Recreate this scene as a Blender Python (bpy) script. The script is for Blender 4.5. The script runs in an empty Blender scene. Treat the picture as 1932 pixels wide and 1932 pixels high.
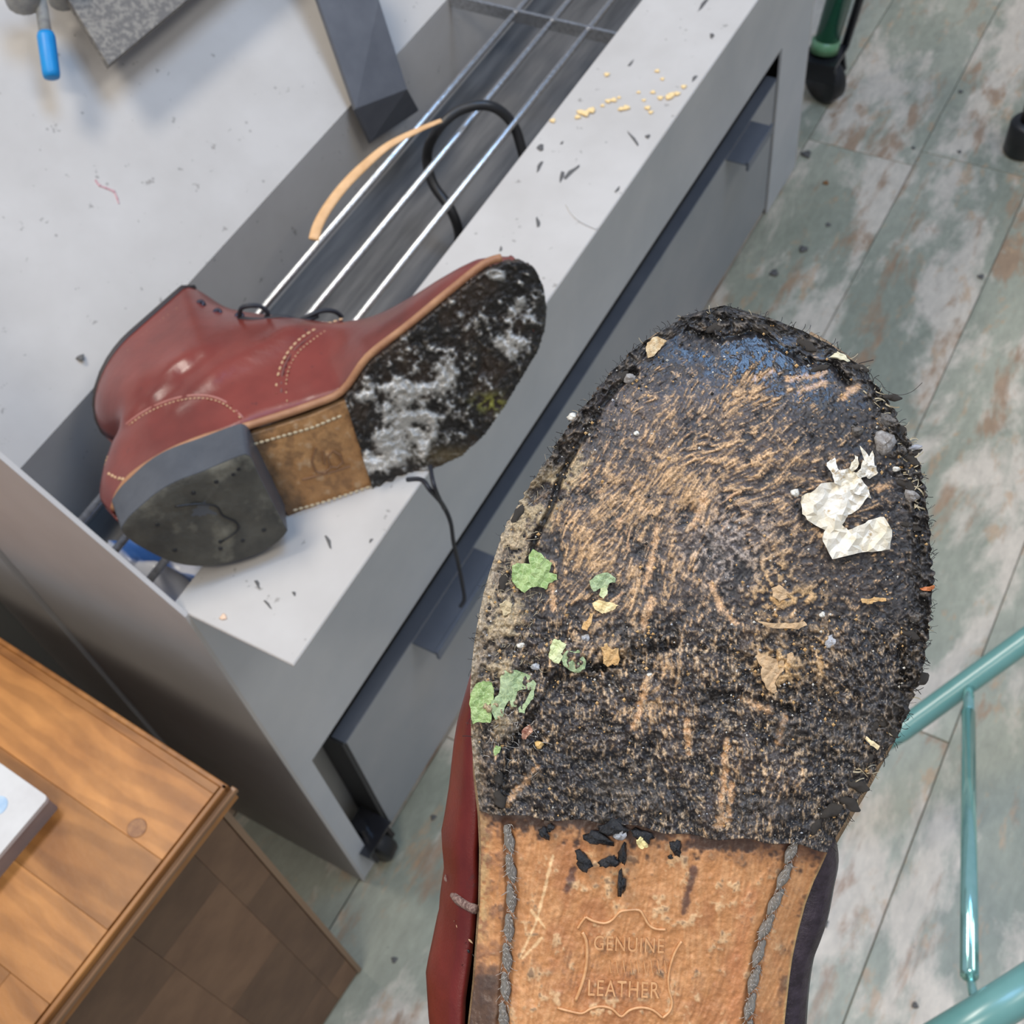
import bpy, math, random
import numpy as np
from mathutils import Matrix, Vector
random.seed(7)
# ------------------------------------------------------------------ camera
F = 2250.0; W = 1932.0; CH = 1.13
def nz(v):
    v = np.array(v, float); return v/np.linalg.norm(v)
_dn = nz([284, 1534, 2250]); _ex = nz([2404, -3746, 2250]); _ex = nz(_ex-_dn*_ex.dot(_dn))
_ez = -_dn; _ey = np.cross(_ez, _ex)
R = np.array([_ex, _ey, _ez])            # world = R @ (right, down, forward)
CAM = np.array([0, 0, CH])
sc = bpy.context.scene; COL = sc.collection
cd = bpy.data.cameras.new('camera'); cam = bpy.data.objects.new('camera', cd); COL.objects.link(cam)
cd.sensor_width = 36; cd.lens = 36*F/W; cd.clip_start = .01; cd.clip_end = 50
m3 = np.array([R[:, 0], -R[:, 1], -R[:, 2]]).T
cam.matrix_world = Matrix([[*m3[0], 0], [*m3[1], 0], [*m3[2], CH], [0, 0, 0, 1]])
cd.dof.use_dof = True; cd.dof.focus_distance = .287; cd.dof.aperture_fstop = 40
sc.camera = cam
# ------------------------------------------------------------------ world, lights, exposure
wd = bpy.data.worlds.new('world'); sc.world = wd; wd.use_nodes = True
wd.node_tree.nodes['Background'].inputs[0].default_value = (.60, .67, .82, 1)
wd.node_tree.nodes['Background'].inputs[1].default_value = .42
def area(name, loc, target, size, power, color, sy=None):
    l = bpy.data.lights.new(name, 'AREA'); l.energy = power; l.color = color; l.size = size
    if sy: l.shape = 'RECTANGLE'; l.size_y = sy
    o = bpy.data.objects.new(name, l); COL.objects.link(o); o.location = loc
    o.rotation_euler = (Vector(target)-Vector(loc)).to_track_quat('-Z', 'Y').to_euler()
area('ceiling_lamp', (.35, 1.25, 2.75), (.5, .3, .4), .9, 31, (1, .93, .83), .35)
area('ceiling_lamp', (-.9, -.1, 2.75), (.3, .2, .5), .8, 19, (1, .92, .80), .35)
area('skylight_window', (1.05, -.1, 2.85), (.2, .05, .9), .95, 25, (.33, .58, 1.0), .75)
area('front_fill_light', (.75, -1.35, 2.8), (.6, .4, .3), 1.0, 14, (1.0, .98, .93), .6)  # unseen fill lamp added to brighten the machine front
sc.view_settings.view_transform = 'Standard'; sc.view_settings.look = 'None'
sc.view_settings.gamma = 1; sc.view_settings.exposure = .15
sc.view_settings.use_curve_mapping = False

# ------------------------------------------------------------------ geometry helpers
def cray(u, v): return np.array([(u-966)/F, (v-966)/F, 1.0])
def ray(u, v): return R @ cray(u, v)
def atz(u, v, z):
    r = ray(u, v); return CAM + r*((z-CH)/r[2])
def aty(u, v, y):
    r = ray(u, v); return CAM + r*(y/r[1])
def atd(u, v, d): return CAM + ray(u, v)*d
def proj(P):
    q = (np.asarray(P)-CAM) @ R; return np.stack([q[..., 0]/q[..., 2]*F+966, q[..., 1]/q[..., 2]*F+966, q[..., 2]], -1)

class MB:
    def __init__(s): s.v = []; s.f = []; s.mi = []
    def add(s, vs, fs, mi=0):
        b = len(s.v); s.v += [tuple(map(float, p)) for p in vs]
        s.f += [tuple(i+b for i in f) for f in fs]; s.mi += [mi]*len(fs); return s
    def box(s, x0, x1, y0, y1, z0, z1, mi=0, M=None, c=0):
        # chamfered box when c > 0
        if c <= 0:
            vs = [(x, y, z) for x in (x0, x1) for y in (y0, y1) for z in (z0, z1)]
            fs = [(0, 1, 3, 2), (4, 6, 7, 5), (0, 4, 5, 1), (2, 3, 7, 6), (0, 2, 6, 4), (1, 5, 7, 3)]
        else:
            vs = []; 
            for z, i in ((z0, c), (z0+c, 0), (z1-c, 0), (z1, c)):
                for (x, y) in ((x0+i, y0+i+0), (x1-i, y0+i), (x1-i, y1-i), (x0+i, y1-i)): vs.append((x, y, z))
            fs = [(3, 2, 1, 0), (12, 13, 14, 15)]
            for k in range(3):
                for j in range(4):
                    a = k*4+j; b = k*4+(j+1) % 4; fs.append((a, b, b+4, a+4))
        if M is not None: vs = [tuple(M @ Vector(p)) for p in vs]
        return s.add(vs, fs, mi)
    def prism(s, poly, axis, a0, a1, mi=0, M=None):
        n = len(poly)
        def p3(p, a): return {'x': (a, p[0], p[1]), 'y': (p[0], a, p[1]), 'z': (p[0], p[1], a)}[axis]
        vs = [p3(p, a0) for p in poly]+[p3(p, a1) for p in poly]
        fs = [tuple(range(n))[::-1], tuple(range(n, 2*n))]+[(i, (i+1) % n, (i+1) % n+n, i+n) for i in range(n)]
        if M is not None: vs = [tuple(M @ Vector(p)) for p in vs]
        return s.add(vs, fs, mi)
    def tube(s, pts, r, seg=12, mi=0, flat=None, twist=0):
        pts = [np.array(p, float) for p in pts]; n = len(pts)
        if not hasattr(r, '__len__'): r = [r]*n
        t0 = nz(pts[1]-pts[0]); ref = np.array([0, 0, 1.]) if abs(t0[2]) < .9 else np.array([1., 0, 0])
        if flat is not None: ref = nz(flat[0])
        vs = []; u = None
        for i, p in enumerate(pts):
            t = nz(pts[min(i+1, n-1)]-pts[max(i-1, 0)])
            if flat is not None: u = nz(np.cross(t, ref))
            else:
                u = np.cross(t, ref) if u is None else u-t*u.dot(t)
                u = nz(u)
            w = np.cross(t, u)
            for k in range(seg):
                a = 2*math.pi*k/seg
                kk = r[i]*(flat[1] if flat is not None else 1)
                vs.append(p+u*math.cos(a)*r[i]+w*math.sin(a)*kk)
        fs = [(i*seg+k, i*seg+(k+1) % seg, (i+1)*seg+(k+1) % seg, (i+1)*seg+k) for i in range(n-1) for k in range(seg)]
        fs += [tuple(range(seg))[::-1], tuple(range((n-1)*seg, n*seg))]
        return s.add(vs, fs, mi)
    def lathe(s, c, axis, prof, seg=20, mi=0):
        axis = nz(axis); a = np.cross(axis, [1, 0, 0] if abs(axis[0]) < .8 else [0, 1, 0]); a = nz(a); b = np.cross(axis, a)
        vs = [np.array(c)+axis*h+(a*math.cos(2*math.pi*k/seg)+b*math.sin(2*math.pi*k/seg))*r for h, r in prof for k in range(seg)]
        n = len(prof)
        fs = [(i*seg+k, i*seg+(k+1) % seg, (i+1)*seg+(k+1) % seg, (i+1)*seg+k) for i in range(n-1) for k in range(seg)]
        fs += [tuple(range(seg))[::-1], tuple(range((n-1)*seg, n*seg))]
        return s.add(vs, fs, mi)
    def mesh(s, name, mats, smooth=False):
        me = bpy.data.meshes.new(name); me.from_pydata(s.v, [], s.f)
        for m in (mats if isinstance(mats, (list, tuple)) else [mats]): me.materials.append(m)
        if len(set(s.mi)) > 1: me.polygons.foreach_set('material_index', s.mi)
        if smooth: me.polygons.foreach_set('use_smooth', [True]*len(s.f))
        me.update(); return me
def link(name, me, parent=None, world=True):
    o = bpy.data.objects.new(name, me); COL.objects.link(o)
    if parent is not None:
        o.parent = parent
        if world:      # vertices are in world space: keep them there
            o.matrix_parent_inverse = (PM.get(parent.name) or Matrix()).inverted()
            PM[o.name] = Matrix()
    else: PM[o.name] = Matrix()
    return o
PM = {}
def part(name, mb, mat, parent, smooth=False, label=None, kind=None):
    o = link(name, mb.mesh(name, mat, smooth), parent)
    if label: o['label'] = label
    if kind: o['kind'] = kind
    return o
def tag(o, label, cat, group=None, kind=None):
    if label: o['label'] = label
    if cat: o['category'] = cat
    if group: o['group'] = group
    if kind: o['kind'] = kind
    return o
def empty(name, loc, label=None, cat=None, group=None):
    o = bpy.data.objects.new(name, None); COL.objects.link(o); o.location = loc; o.empty_display_size = .02
    PM[o.name] = Matrix.Translation(Vector(loc)); return tag(o, label, cat, group)
def recenter(o):    # put a top-level mesh's origin at its own centre
    me = o.data; n = len(me.vertices); c = np.empty(n*3); me.vertices.foreach_get('co', c); c = c.reshape(-1, 3); m = c.mean(0)
    me.vertices.foreach_set('co', (c-m).ravel()); o.location = m; me.update(); return o

# ------------------------------------------------------------------ materials
def mat(name, c1, c2=None, scale=30, rough=.5, metal=0, bump=0, bscale=None, stretch=None, detail=4, c3=None, s3=6, t3=(.55, .65), spec=.5, coat=0, attr=None, attr_rough=None, lo=.35, hi=.65, extra=None):
    m = bpy.data.materials.new(name); m.use_nodes = True; nt = m.node_tree; N = nt.nodes; L = nt.links
    b = N['Principled BSDF']; b.inputs['Metallic'].default_value = metal; b.inputs['Roughness'].default_value = rough
    b.inputs['Specular IOR Level'].default_value = spec; b.inputs['Coat Weight'].default_value = coat; b.inputs['Coat Roughness'].default_value = .25
    tc = N.new('ShaderNodeTexCoord'); mp = N.new('ShaderNodeMapping'); L.new(tc.outputs['Object'], mp.inputs[0])
    if stretch: mp.inputs['Scale'].default_value = stretch
    def noise(s, d=detail, r=.6):
        n = N.new('ShaderNodeTexNoise'); n.inputs['Scale'].default_value = s; n.inputs['Detail'].default_value = d; n.inputs['Roughness'].default_value = r
        L.new(mp.outputs[0], n.inputs['Vector']); return n
    def ramp(src, p0, p1, ca, cb):
        r = N.new('ShaderNodeValToRGB'); r.color_ramp.elements[0].position = p0; r.color_ramp.elements[1].position = p1
        r.color_ramp.elements[0].color = (*ca, 1); r.color_ramp.elements[1].color = (*cb, 1); L.new(src, r.inputs[0]); return r
    def mix(fac, a, bb, mode='MIX'):
        x = N.new('ShaderNodeMix'); x.data_type = 'RGBA'; x.blend_type = mode
        for sock, val in ((x.inputs[0], fac), (x.inputs[6], a), (x.inputs[7], bb)):
            if hasattr(val, 'links'): L.new(val, sock)
            else: sock.default_value = val if isinstance(val, (int, float)) else (*val, 1)
        return x.outputs[2]
    out = None
    if attr:
        a = N.new('ShaderNodeAttribute'); a.attribute_name = attr; out = a.outputs['Color']
        n = noise(scale); r = ramp(n.outputs[0], .3, .7, c1, c2 or c1); out = mix(1.0, out, r.outputs[0], 'MULTIPLY')
    elif c2:
        n = noise(scale); r = ramp(n.outputs[0], lo, hi, c1, c2); out = r.outputs[0]
    if c3:
        n = noise(s3); r = ramp(n.outputs[0], t3[0], t3[1], (0, 0, 0), (1, 1, 1)); out = mix(r.outputs[0], out if out is not None else c1, c3)
    if extra: out = extra(N, L, mp, out, noise, ramp, mix)
    if out is not None: L.new(out, b.inputs['Base Color'])
    else: b.inputs['Base Color'].default_value = (*c1, 1)
    if attr_rough:
        a = N.new('ShaderNodeAttribute'); a.attribute_name = attr_rough; L.new(a.outputs['Fac'], b.inputs['Roughness'])
    if bump:
        n = noise(bscale or scale*3, 6, .65); bp_ = N.new('ShaderNodeBump'); bp_.inputs['Strength'].default_value = 1; bp_.inputs['Distance'].default_value = bump
        L.new(n.outputs[0], bp_.inputs['Height']); L.new(bp_.outputs[0], b.inputs['Normal'])
    return m
def scuffs(N, L, mp, out, noise, ramp, mix):
    n = noise(95, 3, .7); r = ramp(n.outputs[0], .665, .70, (0, 0, 0), (.55, .55, .55)); out = mix(r.outputs[0], out, (.16, .14, .12))
    v = N.new('ShaderNodeTexVoronoi'); v.inputs['Scale'].default_value = 42; L.new(mp.outputs[0], v.inputs['Vector'])
    r = ramp(v.outputs['Distance'], .035, .06, (.6, .6, .6), (0, 0, 0)); return mix(r.outputs[0], out, (.2, .18, .16))
grey_metal = mat('grey_powder_coat', (.455, .425, .39), (.51, .48, .445), 12, .6, bump=.00012, bscale=900, extra=scuffs)
grey_side = mat('grey_sheet_side', (.50, .47, .44), (.56, .53, .50), 10, .5, bump=.0001, bscale=700)
grey_face = mat('grey_sheet_face', (.50, .51, .52), (.57, .57, .57), 10, .38, bump=.0001, bscale=700)
grey_inner = mat('grey_inner_sheet', (.36, .34, .31), (.42, .40, .36), 14, .6)
slate = mat('slate_steel', (.10, .105, .12), (.13, .135, .15), 30, .45, metal=.3, bump=.0001, bscale=1200)
trough_m = mat('trough_dark_steel', (.07, .07, .072), (.16, .155, .15), 18, .5, metal=.3, stretch=(.4, 3, 1))
steel = mat('polished_rod_steel', (.72, .73, .75), (.5, .5, .5), 300, .24, metal=1, bump=.00012, bscale=1500)
black_rub = mat('black_rubber', (.012, .012, .013), None, 30, .4)
black_pl = mat('black_plastic', (.015, .015, .018), None, 30, .25)
drawer_m = mat('drawer_grey', (.30, .31, .32), (.35, .35, .35), 10, .42)
drawer_dark = mat('drawer_side_shade', (.03, .03, .03), None, 10, .5)  # drawer sides in shade, the darkness put into the colour
navy = mat('blue_grey_flange', (.12, .14, .18), (.15, .17, .21), 20, .3, metal=.2)
blue_pl = mat('blue_plastic', (.0, .20, .50), (.0, .24, .56), 60, .45)
speck = mat('dusty_slate_plate', (.13, .12, .11), (.24, .22, .19), 260, .7, lo=.45, hi=.6, bump=.0004, bscale=500)
rod_dusty = mat('dusty_metal', (.42, .40, .35), (.28, .27, .25), 160, .55, bump=.0003)
green_pt = mat('green_paint', (.0, .10, .055), (.01, .14, .08), 20, .2, coat=.6)
green_lt = mat('green_paint_worn', (.12, .30, .14), (.2, .36, .2), 60, .35)
teal = mat('teal_paint', (.13, .30, .27), (.16, .34, .31), 25, .28, coat=.3)
teal_rod_m = mat('teal_chromed_rod', (.32, .62, .57), (.40, .70, .66), 60, .12, metal=.75)
strap_m = mat('tan_leather_strap', (.62, .35, .15), (.75, .45, .22), 60, .6, bump=.0003)
white_pl = mat('white_plastic', (.60, .585, .56), (.54, .52, .50), 50, .4)
box_side = mat('case_side_shade', (.26, .20, .18), (.30, .235, .21), 50, .6)  # side of the white case, its shade painted as taupe
blue_glass = mat('pale_blue_film', (.30, .45, .62), (.55, .66, .75), 60, .15)
# ------------------------------------------------------------------ floor of printed planks
def floor_extra(N, L, mp, out, noise, ramp, mix):
    oi = N.new('ShaderNodeObjectInfo'); ad = N.new('ShaderNodeVectorMath'); ad.operation = 'MULTIPLY_ADD'
    L.new(oi.outputs['Random'], ad.inputs[0]); ad.inputs[1].default_value = (37, 61, 0)
    L.new(mp.outputs[0], ad.inputs[2])
    def nn(s, d, r, sx=1.0, sy=2.2):
        m2 = N.new('ShaderNodeMapping'); m2.inputs['Scale'].default_value = (sx, sy, 1); L.new(ad.outputs[0], m2.inputs[0])
        n = N.new('ShaderNodeTexNoise'); n.inputs['Scale'].default_value = s; n.inputs['Detail'].default_value = d; n.inputs['Roughness'].default_value = r
        n.inputs['Distortion'].default_value = .3
        L.new(m2.outputs[0], n.inputs['Vector']); return n
    a = ramp(nn(2.6, 5, .55).outputs[0], .40, .62, (.27, .278, .212), (.375, .372, .288)).outputs[0]
    r = ramp(nn(4.2, 9, .66).outputs[0], .485, .57, (0, 0, 0), (.9, .9, .9)); a = mix(r.outputs[0], a, (.62, .54, .44))
    r = ramp(nn(7.5, 8, .66, .8, 2.4).outputs[0], .55, .63, (0, 0, 0), (.8, .8, .8)); a = mix(r.outputs[0], a, (.33, .20, .115))
    r = ramp(nn(16, 6, .7).outputs[0], .57, .65, (0, 0, 0), (.6, .6, .6)); a = mix(r.outputs[0], a, (.47, .30, .17))
    r = ramp(nn(70, 4, .7, 1, 1).outputs[0], .70, .73, (0, 0, 0), (.6, .6, .6)); a = mix(r.outputs[0], a, (.10, .10, .085))
    r = ramp(nn(45, 5, .7).outputs[0], .3, .7, (.82, .82, .82), (1.12, 1.12, 1.12)); return mix(1.0, a, r.outputs[0], 'MULTIPLY')
plank_m = mat('printed_vinyl_plank', (.3, .33, .27), None, 10, .42, bump=.0002, bscale=120, extra=floor_extra)
joint_m = mat('floor_joint', (.17, .15, .11), None, 10, .7)
fl = link('floor', MB().box(-1.6, 4.2, -2.2, 2.2, -.02, -.003).mesh('floor', joint_m)); tag(fl, None, None, kind='structure')
plank_meshes = {}
row0 = -.045
for r_ in range(-9, 11):
    y0 = row0+.15*r_; y1 = y0+.15
    if r_ == 0: cuts = [-.55, .563, 1.68, 2.8]
    elif r_ == 1: cuts = [-.9, .25, 1.386, 2.5]
    else: cuts = [random.uniform(-1.2, -.2)+1.12*k for k in range(4)]
    cuts = [-1.55]+cuts+[4.1]
    for a, b in zip(cuts[:-1], cuts[1:]):
        key = round(b-a, 3)
        if key not in plank_meshes:
            plank_meshes[key] = MB().box(-key/2+.0006, key/2-.0006, -.0745, .0745, -.0035, 0, c=.0005).mesh('plank', plank_m)
        o = link('plank', plank_meshes[key], fl, world=False); o.location = ((a+b)/2, (y0+y1)/2, 0)

# ------------------------------------------------------------------ the finishing machine
LZ = .522; FY = .40
mach = empty('finishing_machine', (.74, .6, 0), 'light grey sheet-metal shoe finishing machine with a ledge and a trough of steel rods', 'machine')
X0, X1 = .182, 1.292
part('ledge', MB().box(X0+.003, 1.285, .3215, .414, LZ-.003, LZ, c=.0008), grey_metal, mach)
part('ledge_return', MB().box(X0+.003, 1.285, .4115, .414, LZ-.06, LZ-.003), grey_side, mach)
part('front_panel', MB().box(X0+.003, X1-.003, FY, FY+.0025, .255, LZ-.003), grey_face, mach)
part('inner_panel', MB().box(X0+.003, X1-.003, .437, .44, 0.004, .255), grey_inner, mach)
for (a, b) in ((X0+.003, .203), (1.19, X1-.003)):
    part('front_post', MB().box(a, b, FY, FY+.003, .002, .255), grey_face, mach)
slope = (.27/.195)
sp = [(FY, .001), (FY, LZ+.001), (.585, LZ+.001+.185*1.386), (.585, .001)]
part('side_panel', MB().prism(sp, 'x', X0, X0+.003), grey_side, mach)
part('side_panel', MB().prism(sp, 'x', X1-.003, X1), grey_side, mach)
sp2 = [(.592, .001), (.592, .80), (.665, .88), (.665, .001)]
part('rear_side_panel', MB().prism(sp2, 'x', X0-.002, X0+.003), grey_side, mach)
part('added_dark_sheet', MB().prism([(.673, .001), (.673, .57), (.9, .74), (.9, .001)], 'x', X0+.02, X0+.024), mat('dark_rear', (.05, .045, .04), None, 10, .6), mach)  # dark sheet added to stand for the darkness behind the side panel
FOY, FOZ = .580, .5185
part('trough_wall', MB().box(X0+.003, X1-.003, FOY, FOY+.002, LZ-.095, FOZ), grey_metal, mach)
part('trough_floor', MB().box(X0+.003, X1-.003, .414, FOY, LZ-.095, LZ-.093).box(X0+.003, X1-.003, .4115, .414, LZ-.093, LZ-.06), trough_m, mach)
ca, sa = math.cos(math.radians(38)), math.sin(math.radians(38))
bpn = [(FOY, FOZ), (FOY+.75*ca, FOZ+.75*sa), (FOY+.75*ca+.002, FOZ+.75*sa-.003), (FOY+.002, FOZ-.003)]
part('back_panel', MB().prism(bpn, 'x', X0+.0035, 2.2), grey_metal, mach)
def on_back(u, v, off=0):
    nrm = np.array([0, -sa, ca]); P0 = np.array([0, FOY, FOZ])+nrm*off; r = ray(u, v)
    return CAM+r*(nrm.dot(P0-CAM)/nrm.dot(r))
for yy in (.441, .476, .512):
    part('rod', MB().tube([(X0+.001, yy, LZ-.004), (X1-.004, yy, LZ-.004)], .0027, 14), steel, mach, True)
part('cross_bar', MB().box(.797, .8, .414, FOY, LZ-.012, LZ-.0005), steel, mach)
# slate arm standing against the trough wall, knob, dusty plate and lever
A0 = np.array([.585, .512, LZ-.03])
p_lo = [aty(690, 268, .5195), aty(785, 212, .5195)]; p_hi = [on_back(600, 0, .03), on_back(715, 0, .03)]
up = (p_hi[0]-p_lo[0]); up2 = (p_hi[1]-p_lo[1])
rows = [(aty(700, 268, FOY-.012), aty(790, 208, FOY-.012)), (on_back(671, 205, .011), on_back(768, 168, .011)), (on_back(600, 0, .034), on_back(715, 0, .034))]
rows.append(tuple(2*b-a for a, b in zip(rows[1], rows[2])))
mb = MB(); vs = []
for a, b in rows: vs += [a, b, b+np.array([0, .003, -.003]), a+np.array([0, .003, -.003])]
mb.add(vs, [(0, 1, 2, 3), (12, 15, 14, 13)]+[(k*4+i_, k*4+(i_+1) % 4, (k+1)*4+(i_+1) % 4, (k+1)*4+i_) for k in range(3) for i_ in range(4)])
part('steel_arm', mb, slate, mach, label='flat slate-grey steel arm')
kp = atd(572, -14, 1.02)
part('knob', MB().lathe(kp, (0, -.3, 1), [(-.012, .004), (-.012, .013), (0, .015), (.012, .013), (.03, .008), (.05, .008)], 18), rod_dusty, mach, True, label='small dusty grey knob')
c0 = on_back(205, 122, .035); e1 = on_back(352, 0, .035)-c0; e2 = on_back(130, 0, .035)-c0; e1 = e1*2.2; e2 = e2*2.0
q = [c0, c0+e1, c0+e1+e2, c0+e2]; nq = np.array([0, -sa, ca])
mb = MB(); mb.add(q+[p-nq*.006 for p in q], [(0, 1, 2, 3), (7, 6, 5, 4), (0, 4, 5, 1), (1, 5, 6, 2), (2, 6, 7, 3), (3, 7, 4, 0)])
part('dusty_plate', mb, speck, mach, label='dark plate speckled with tan sanding dust')
a_ = on_back(98, 148, .028); b_ = on_back(86, 62, .032); c_ = on_back(66, -60, .038)
lev = part('lever', MB().tube([b_, b_+(c_-b_)*.4, c_], .0045, 14), rod_dusty, mach, True)
d_ = nz(b_-a_); ll = np.linalg.norm(b_-a_)
part('grip', MB().lathe(a_, d_, [(0, .004), (.0008, .0056), (.004, .0062), (ll-.003, .0064), (ll, .0055)], 22), blue_pl, lev, True, label='bright blue plastic grip')
part('joint_block', MB().lathe(on_back(45, 5, .03), (0, -.4, 1), [(0, .012), (.02, .014), (.03, .008)], 14), rod_dusty, mach, True)
part('joint_block', MB().lathe(on_back(118, 2, .02), (0, -.4, 1), [(0, .010), (.02, .009), (.03, .008)], 14), rod_dusty, mach, True)

# wheeled waste drawer under the front panel
dr = empty('waste_drawer', (.72, .42, 0), 'wide grey waste drawer on castors below the machine front', 'drawer')
part('drawer_front', MB().box(.240, 1.185, .402, .406, .014, .212, c=.0008), drawer_m, dr)
part('top_flange', MB().box(.238, 1.187, .402, .416, .2122, .2145), navy, dr)
part('drawer_side', MB().box(.236, .2395, .404, .434, .014, .212), drawer_dark, dr)
part('drawer_side', MB().box(1.1855, 1.189, .404, .434, .014, .212), drawer_dark, dr)
for xa, xb in ((.345, .455), (1.035, 1.108)):
    part('pull', MB().box(xa, xb, .376, .4018, .2085, .2115, c=.0008).box(xa, xb, .3745, .3775, .202, .2145), navy, dr)
def caster(parent, x, y, r, t, name='castor', ax=(1, 0.1, 0)):
    o = part(name, MB().prism([(y-r*.9, r*1.25), (y+r*.5, r*1.25), (y+r*.6, r*2.1), (y-r*.7, r*2.1)], 'x', x-t*.9, x-t*.65).prism([(y-r*.9, r*1.25), (y+r*.5, r*1.25), (y+r*.6, r*2.1), (y-r*.7, r*2.1)], 'x', x+t*.65, x+t*.9).box(x-t*1.1, x+t*1.1, y-r*.8, y+r*.7, r*2.1, r*2.25).tube([(x, y, r*2.2), (x, y, r*2.9)], t*.35), black_pl, parent)
    part('wheel', MB().lathe((x, y-r*.2, r), ax, [(-t*.5, r*.3), (-t*.5, r*.9), (-t*.35, r), (t*.35, r), (t*.5, r*.9), (t*.5, r*.3)], 24), black_rub, o, True)
    return o
caster(dr, .214, .408, .023, .018)
caster(dr, .90, .424, .012, .012)

# black cable, tan strap, blue bag in the trough
pts = [(1010, 345, .47), (990, 300, .49), (968, 235, .515), (925, 200, .536), (868, 208, .538), (826, 245, .53), (806, 292, .505), (816, 345, .485), (850, 395, .47), (866, 440, .45), (862, 475, .435)]
P3 = [atz(u, v, z) for u, v, z in pts]
def smooth(P, n=6):
    P = [np.array(p) for p in P]; out = []
    for i in range(len(P)-1):
        a = P[max(i-1, 0)]; b = P[i]; c = P[i+1]; d = P[min(i+2, len(P)-1)]
        for k in range(n):
            t = k/n; out.append(.5*((2*b)+(-a+c)*t+(2*a-5*b+4*c-d)*t*t+(-a+3*b-3*c+d)*t**3))
    return out+[P[-1]]
tag(recenter(link('cable', MB().tube(smooth(P3), .0042, 12).mesh('cable', black_rub, True))), 'black cable looped over the steel rods', 'cable')
P3 = [atz(u, v, z) for u, v, z in ((833, 227, .545), (790, 245, .545), (735, 273, .545), (690, 310, .543), (650, 350, .540), (618, 392, .537), (600, 425, .534), (592, 452, .532))]
tag(recenter(link('leather_strip', MB().tube(smooth(P3), [.0018+.0022*min(1, i/20) for i in range(43)], 12, flat=((0, -.3, 1), .35)).mesh('leather_strip', strap_m, True))), 'curved tan leather strip leaning on the rearmost rod', 'leather strip')
def bag_extra(N, L, mp, out, noise, ramp, mix):
    w = N.new('ShaderNodeTexWave'); w.inputs['Scale'].default_value = 9; w.inputs['Distortion'].default_value = 4; L.new(mp.outputs[0], w.inputs['Vector'])
    return ramp(w.outputs[0], .35, .6, (.06, .17, .48), (.55, .56, .60)).outputs[0]
bag_m = mat('blue_white_film', (.1, .2, .5), None, 20, .3, extra=bag_extra)
nx, ny = 24, 18; vs = []; 
for i in range(nx):
    for j in range(ny):
        x = .188+.15*i/(nx-1); y = .417+.10*j/(ny-1)
        vs.append((x, y, LZ-.062+.014*math.sin(x*95+y*40)*math.sin(y*70)+.012*math.sin(x*210)+random.uniform(-.001, .001)))
mb = MB().add(vs, [(i*ny+j, (i+1)*ny+j, (i+1)*ny+j+1, i*ny+j+1) for i in range(nx-1) for j in range(ny-1)])
tag(recenter(link('plastic_bag', mb.mesh('plastic_bag', bag_m, True))), 'crumpled blue and white plastic bag in the trough below the boot heel', 'bag')

# ------------------------------------------------------------------ wooden cabinet
def wood_extra(N, L, mp, out, noise, ramp, mix):
    oi = N.new('ShaderNodeObjectInfo'); ad = N.new('ShaderNodeVectorMath'); ad.operation = 'MULTIPLY_ADD'
    L.new(oi.outputs['Random'], ad.inputs[0]); ad.inputs[1].default_value = (13, 29, 7); L.new(mp.outputs[0], ad.inputs[2])
    n = N.new('ShaderNodeTexNoise'); n.inputs['Scale'].default_value = 9; n.inputs['Detail'].default_value = 5; n.inputs['Distortion'].default_value = 1.2; L.new(ad.outputs[0], n.inputs['Vector'])
    a = ramp(n.outputs[0], .38, .62, (.33, .125, .028), (.50, .215, .058)).outputs[0]
    w = N.new('ShaderNodeTexWave'); w.wave_type = 'BANDS'; w.bands_direction = 'Y'; w.inputs['Scale'].default_value = 13; w.inputs['Distortion'].default_value = 11; w.inputs['Detail'].default_value = 3; w.inputs['Detail Scale'].default_value = .8
    L.new(ad.outputs[0], w.inputs['Vector']); r = ramp(w.outputs[0], .25, .75, (.74, .70, .64), (1.06, 1.04, 1.0)); a = mix(.6, a, r.outputs[0], 'MULTIPLY')
    n2 = N.new('ShaderNodeTexNoise'); n2.inputs['Scale'].default_value = 40; n2.inputs['Detail'].default_value = 4; L.new(ad.outputs[0], n2.inputs['Vector'])
    r = ramp(n2.outputs[0], .35, .65, (.82, .8, .78), (1.05, 1.05, 1.05)); a = mix(1.0, a, r.outputs[0], 'MULTIPLY')
    hs = N.new('ShaderNodeMath'); hs.operation = 'MULTIPLY_ADD'; L.new(oi.outputs['Random'], hs.inputs[0]); hs.inputs[1].default_value = .42; hs.inputs[2].default_value = .72
    return mix(1.0, a, hs.outputs[0], 'MULTIPLY')
wood_top = mat('oiled_acacia', (.5, .3, .1), None, 10, .38, stretch=(.7, 1.7, 1), bump=.00012, bscale=200, extra=wood_extra, spec=.3)
wood_dark = mat('dark_moulding', (.20, .095, .04), (.30, .15, .065), 14, .4, stretch=(1, 6, 6))
def wood2(N, L, mp, out, noise, ramp, mix):
    oi = N.new('ShaderNodeObjectInfo'); hs = N.new('ShaderNodeMath'); hs.operation = 'MULTIPLY_ADD'; L.new(oi.outputs['Random'], hs.inputs[0]); hs.inputs[1].default_value = .5; hs.inputs[2].default_value = .7
    return mix(1.0, out, hs.outputs[0], 'MULTIPLY')
wood_side = mat('brown_side_stave', (.17, .085, .042), (.23, .122, .062), 9, .55, stretch=(3, 3, .6), extra=wood2)
CZ = CH-.671
k0 = atz(430, 1481, CZ); kY = atz(0, 1225, CZ)-k0; kX = atz(80, 1932, CZ)-k0
yaw = math.atan2(-kX[1], -kX[0])      # cabinet long axis
ux = np.array([math.cos(yaw), math.sin(yaw), 0]); uy = np.array([-math.sin(yaw), math.cos(yaw), 0])
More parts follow.
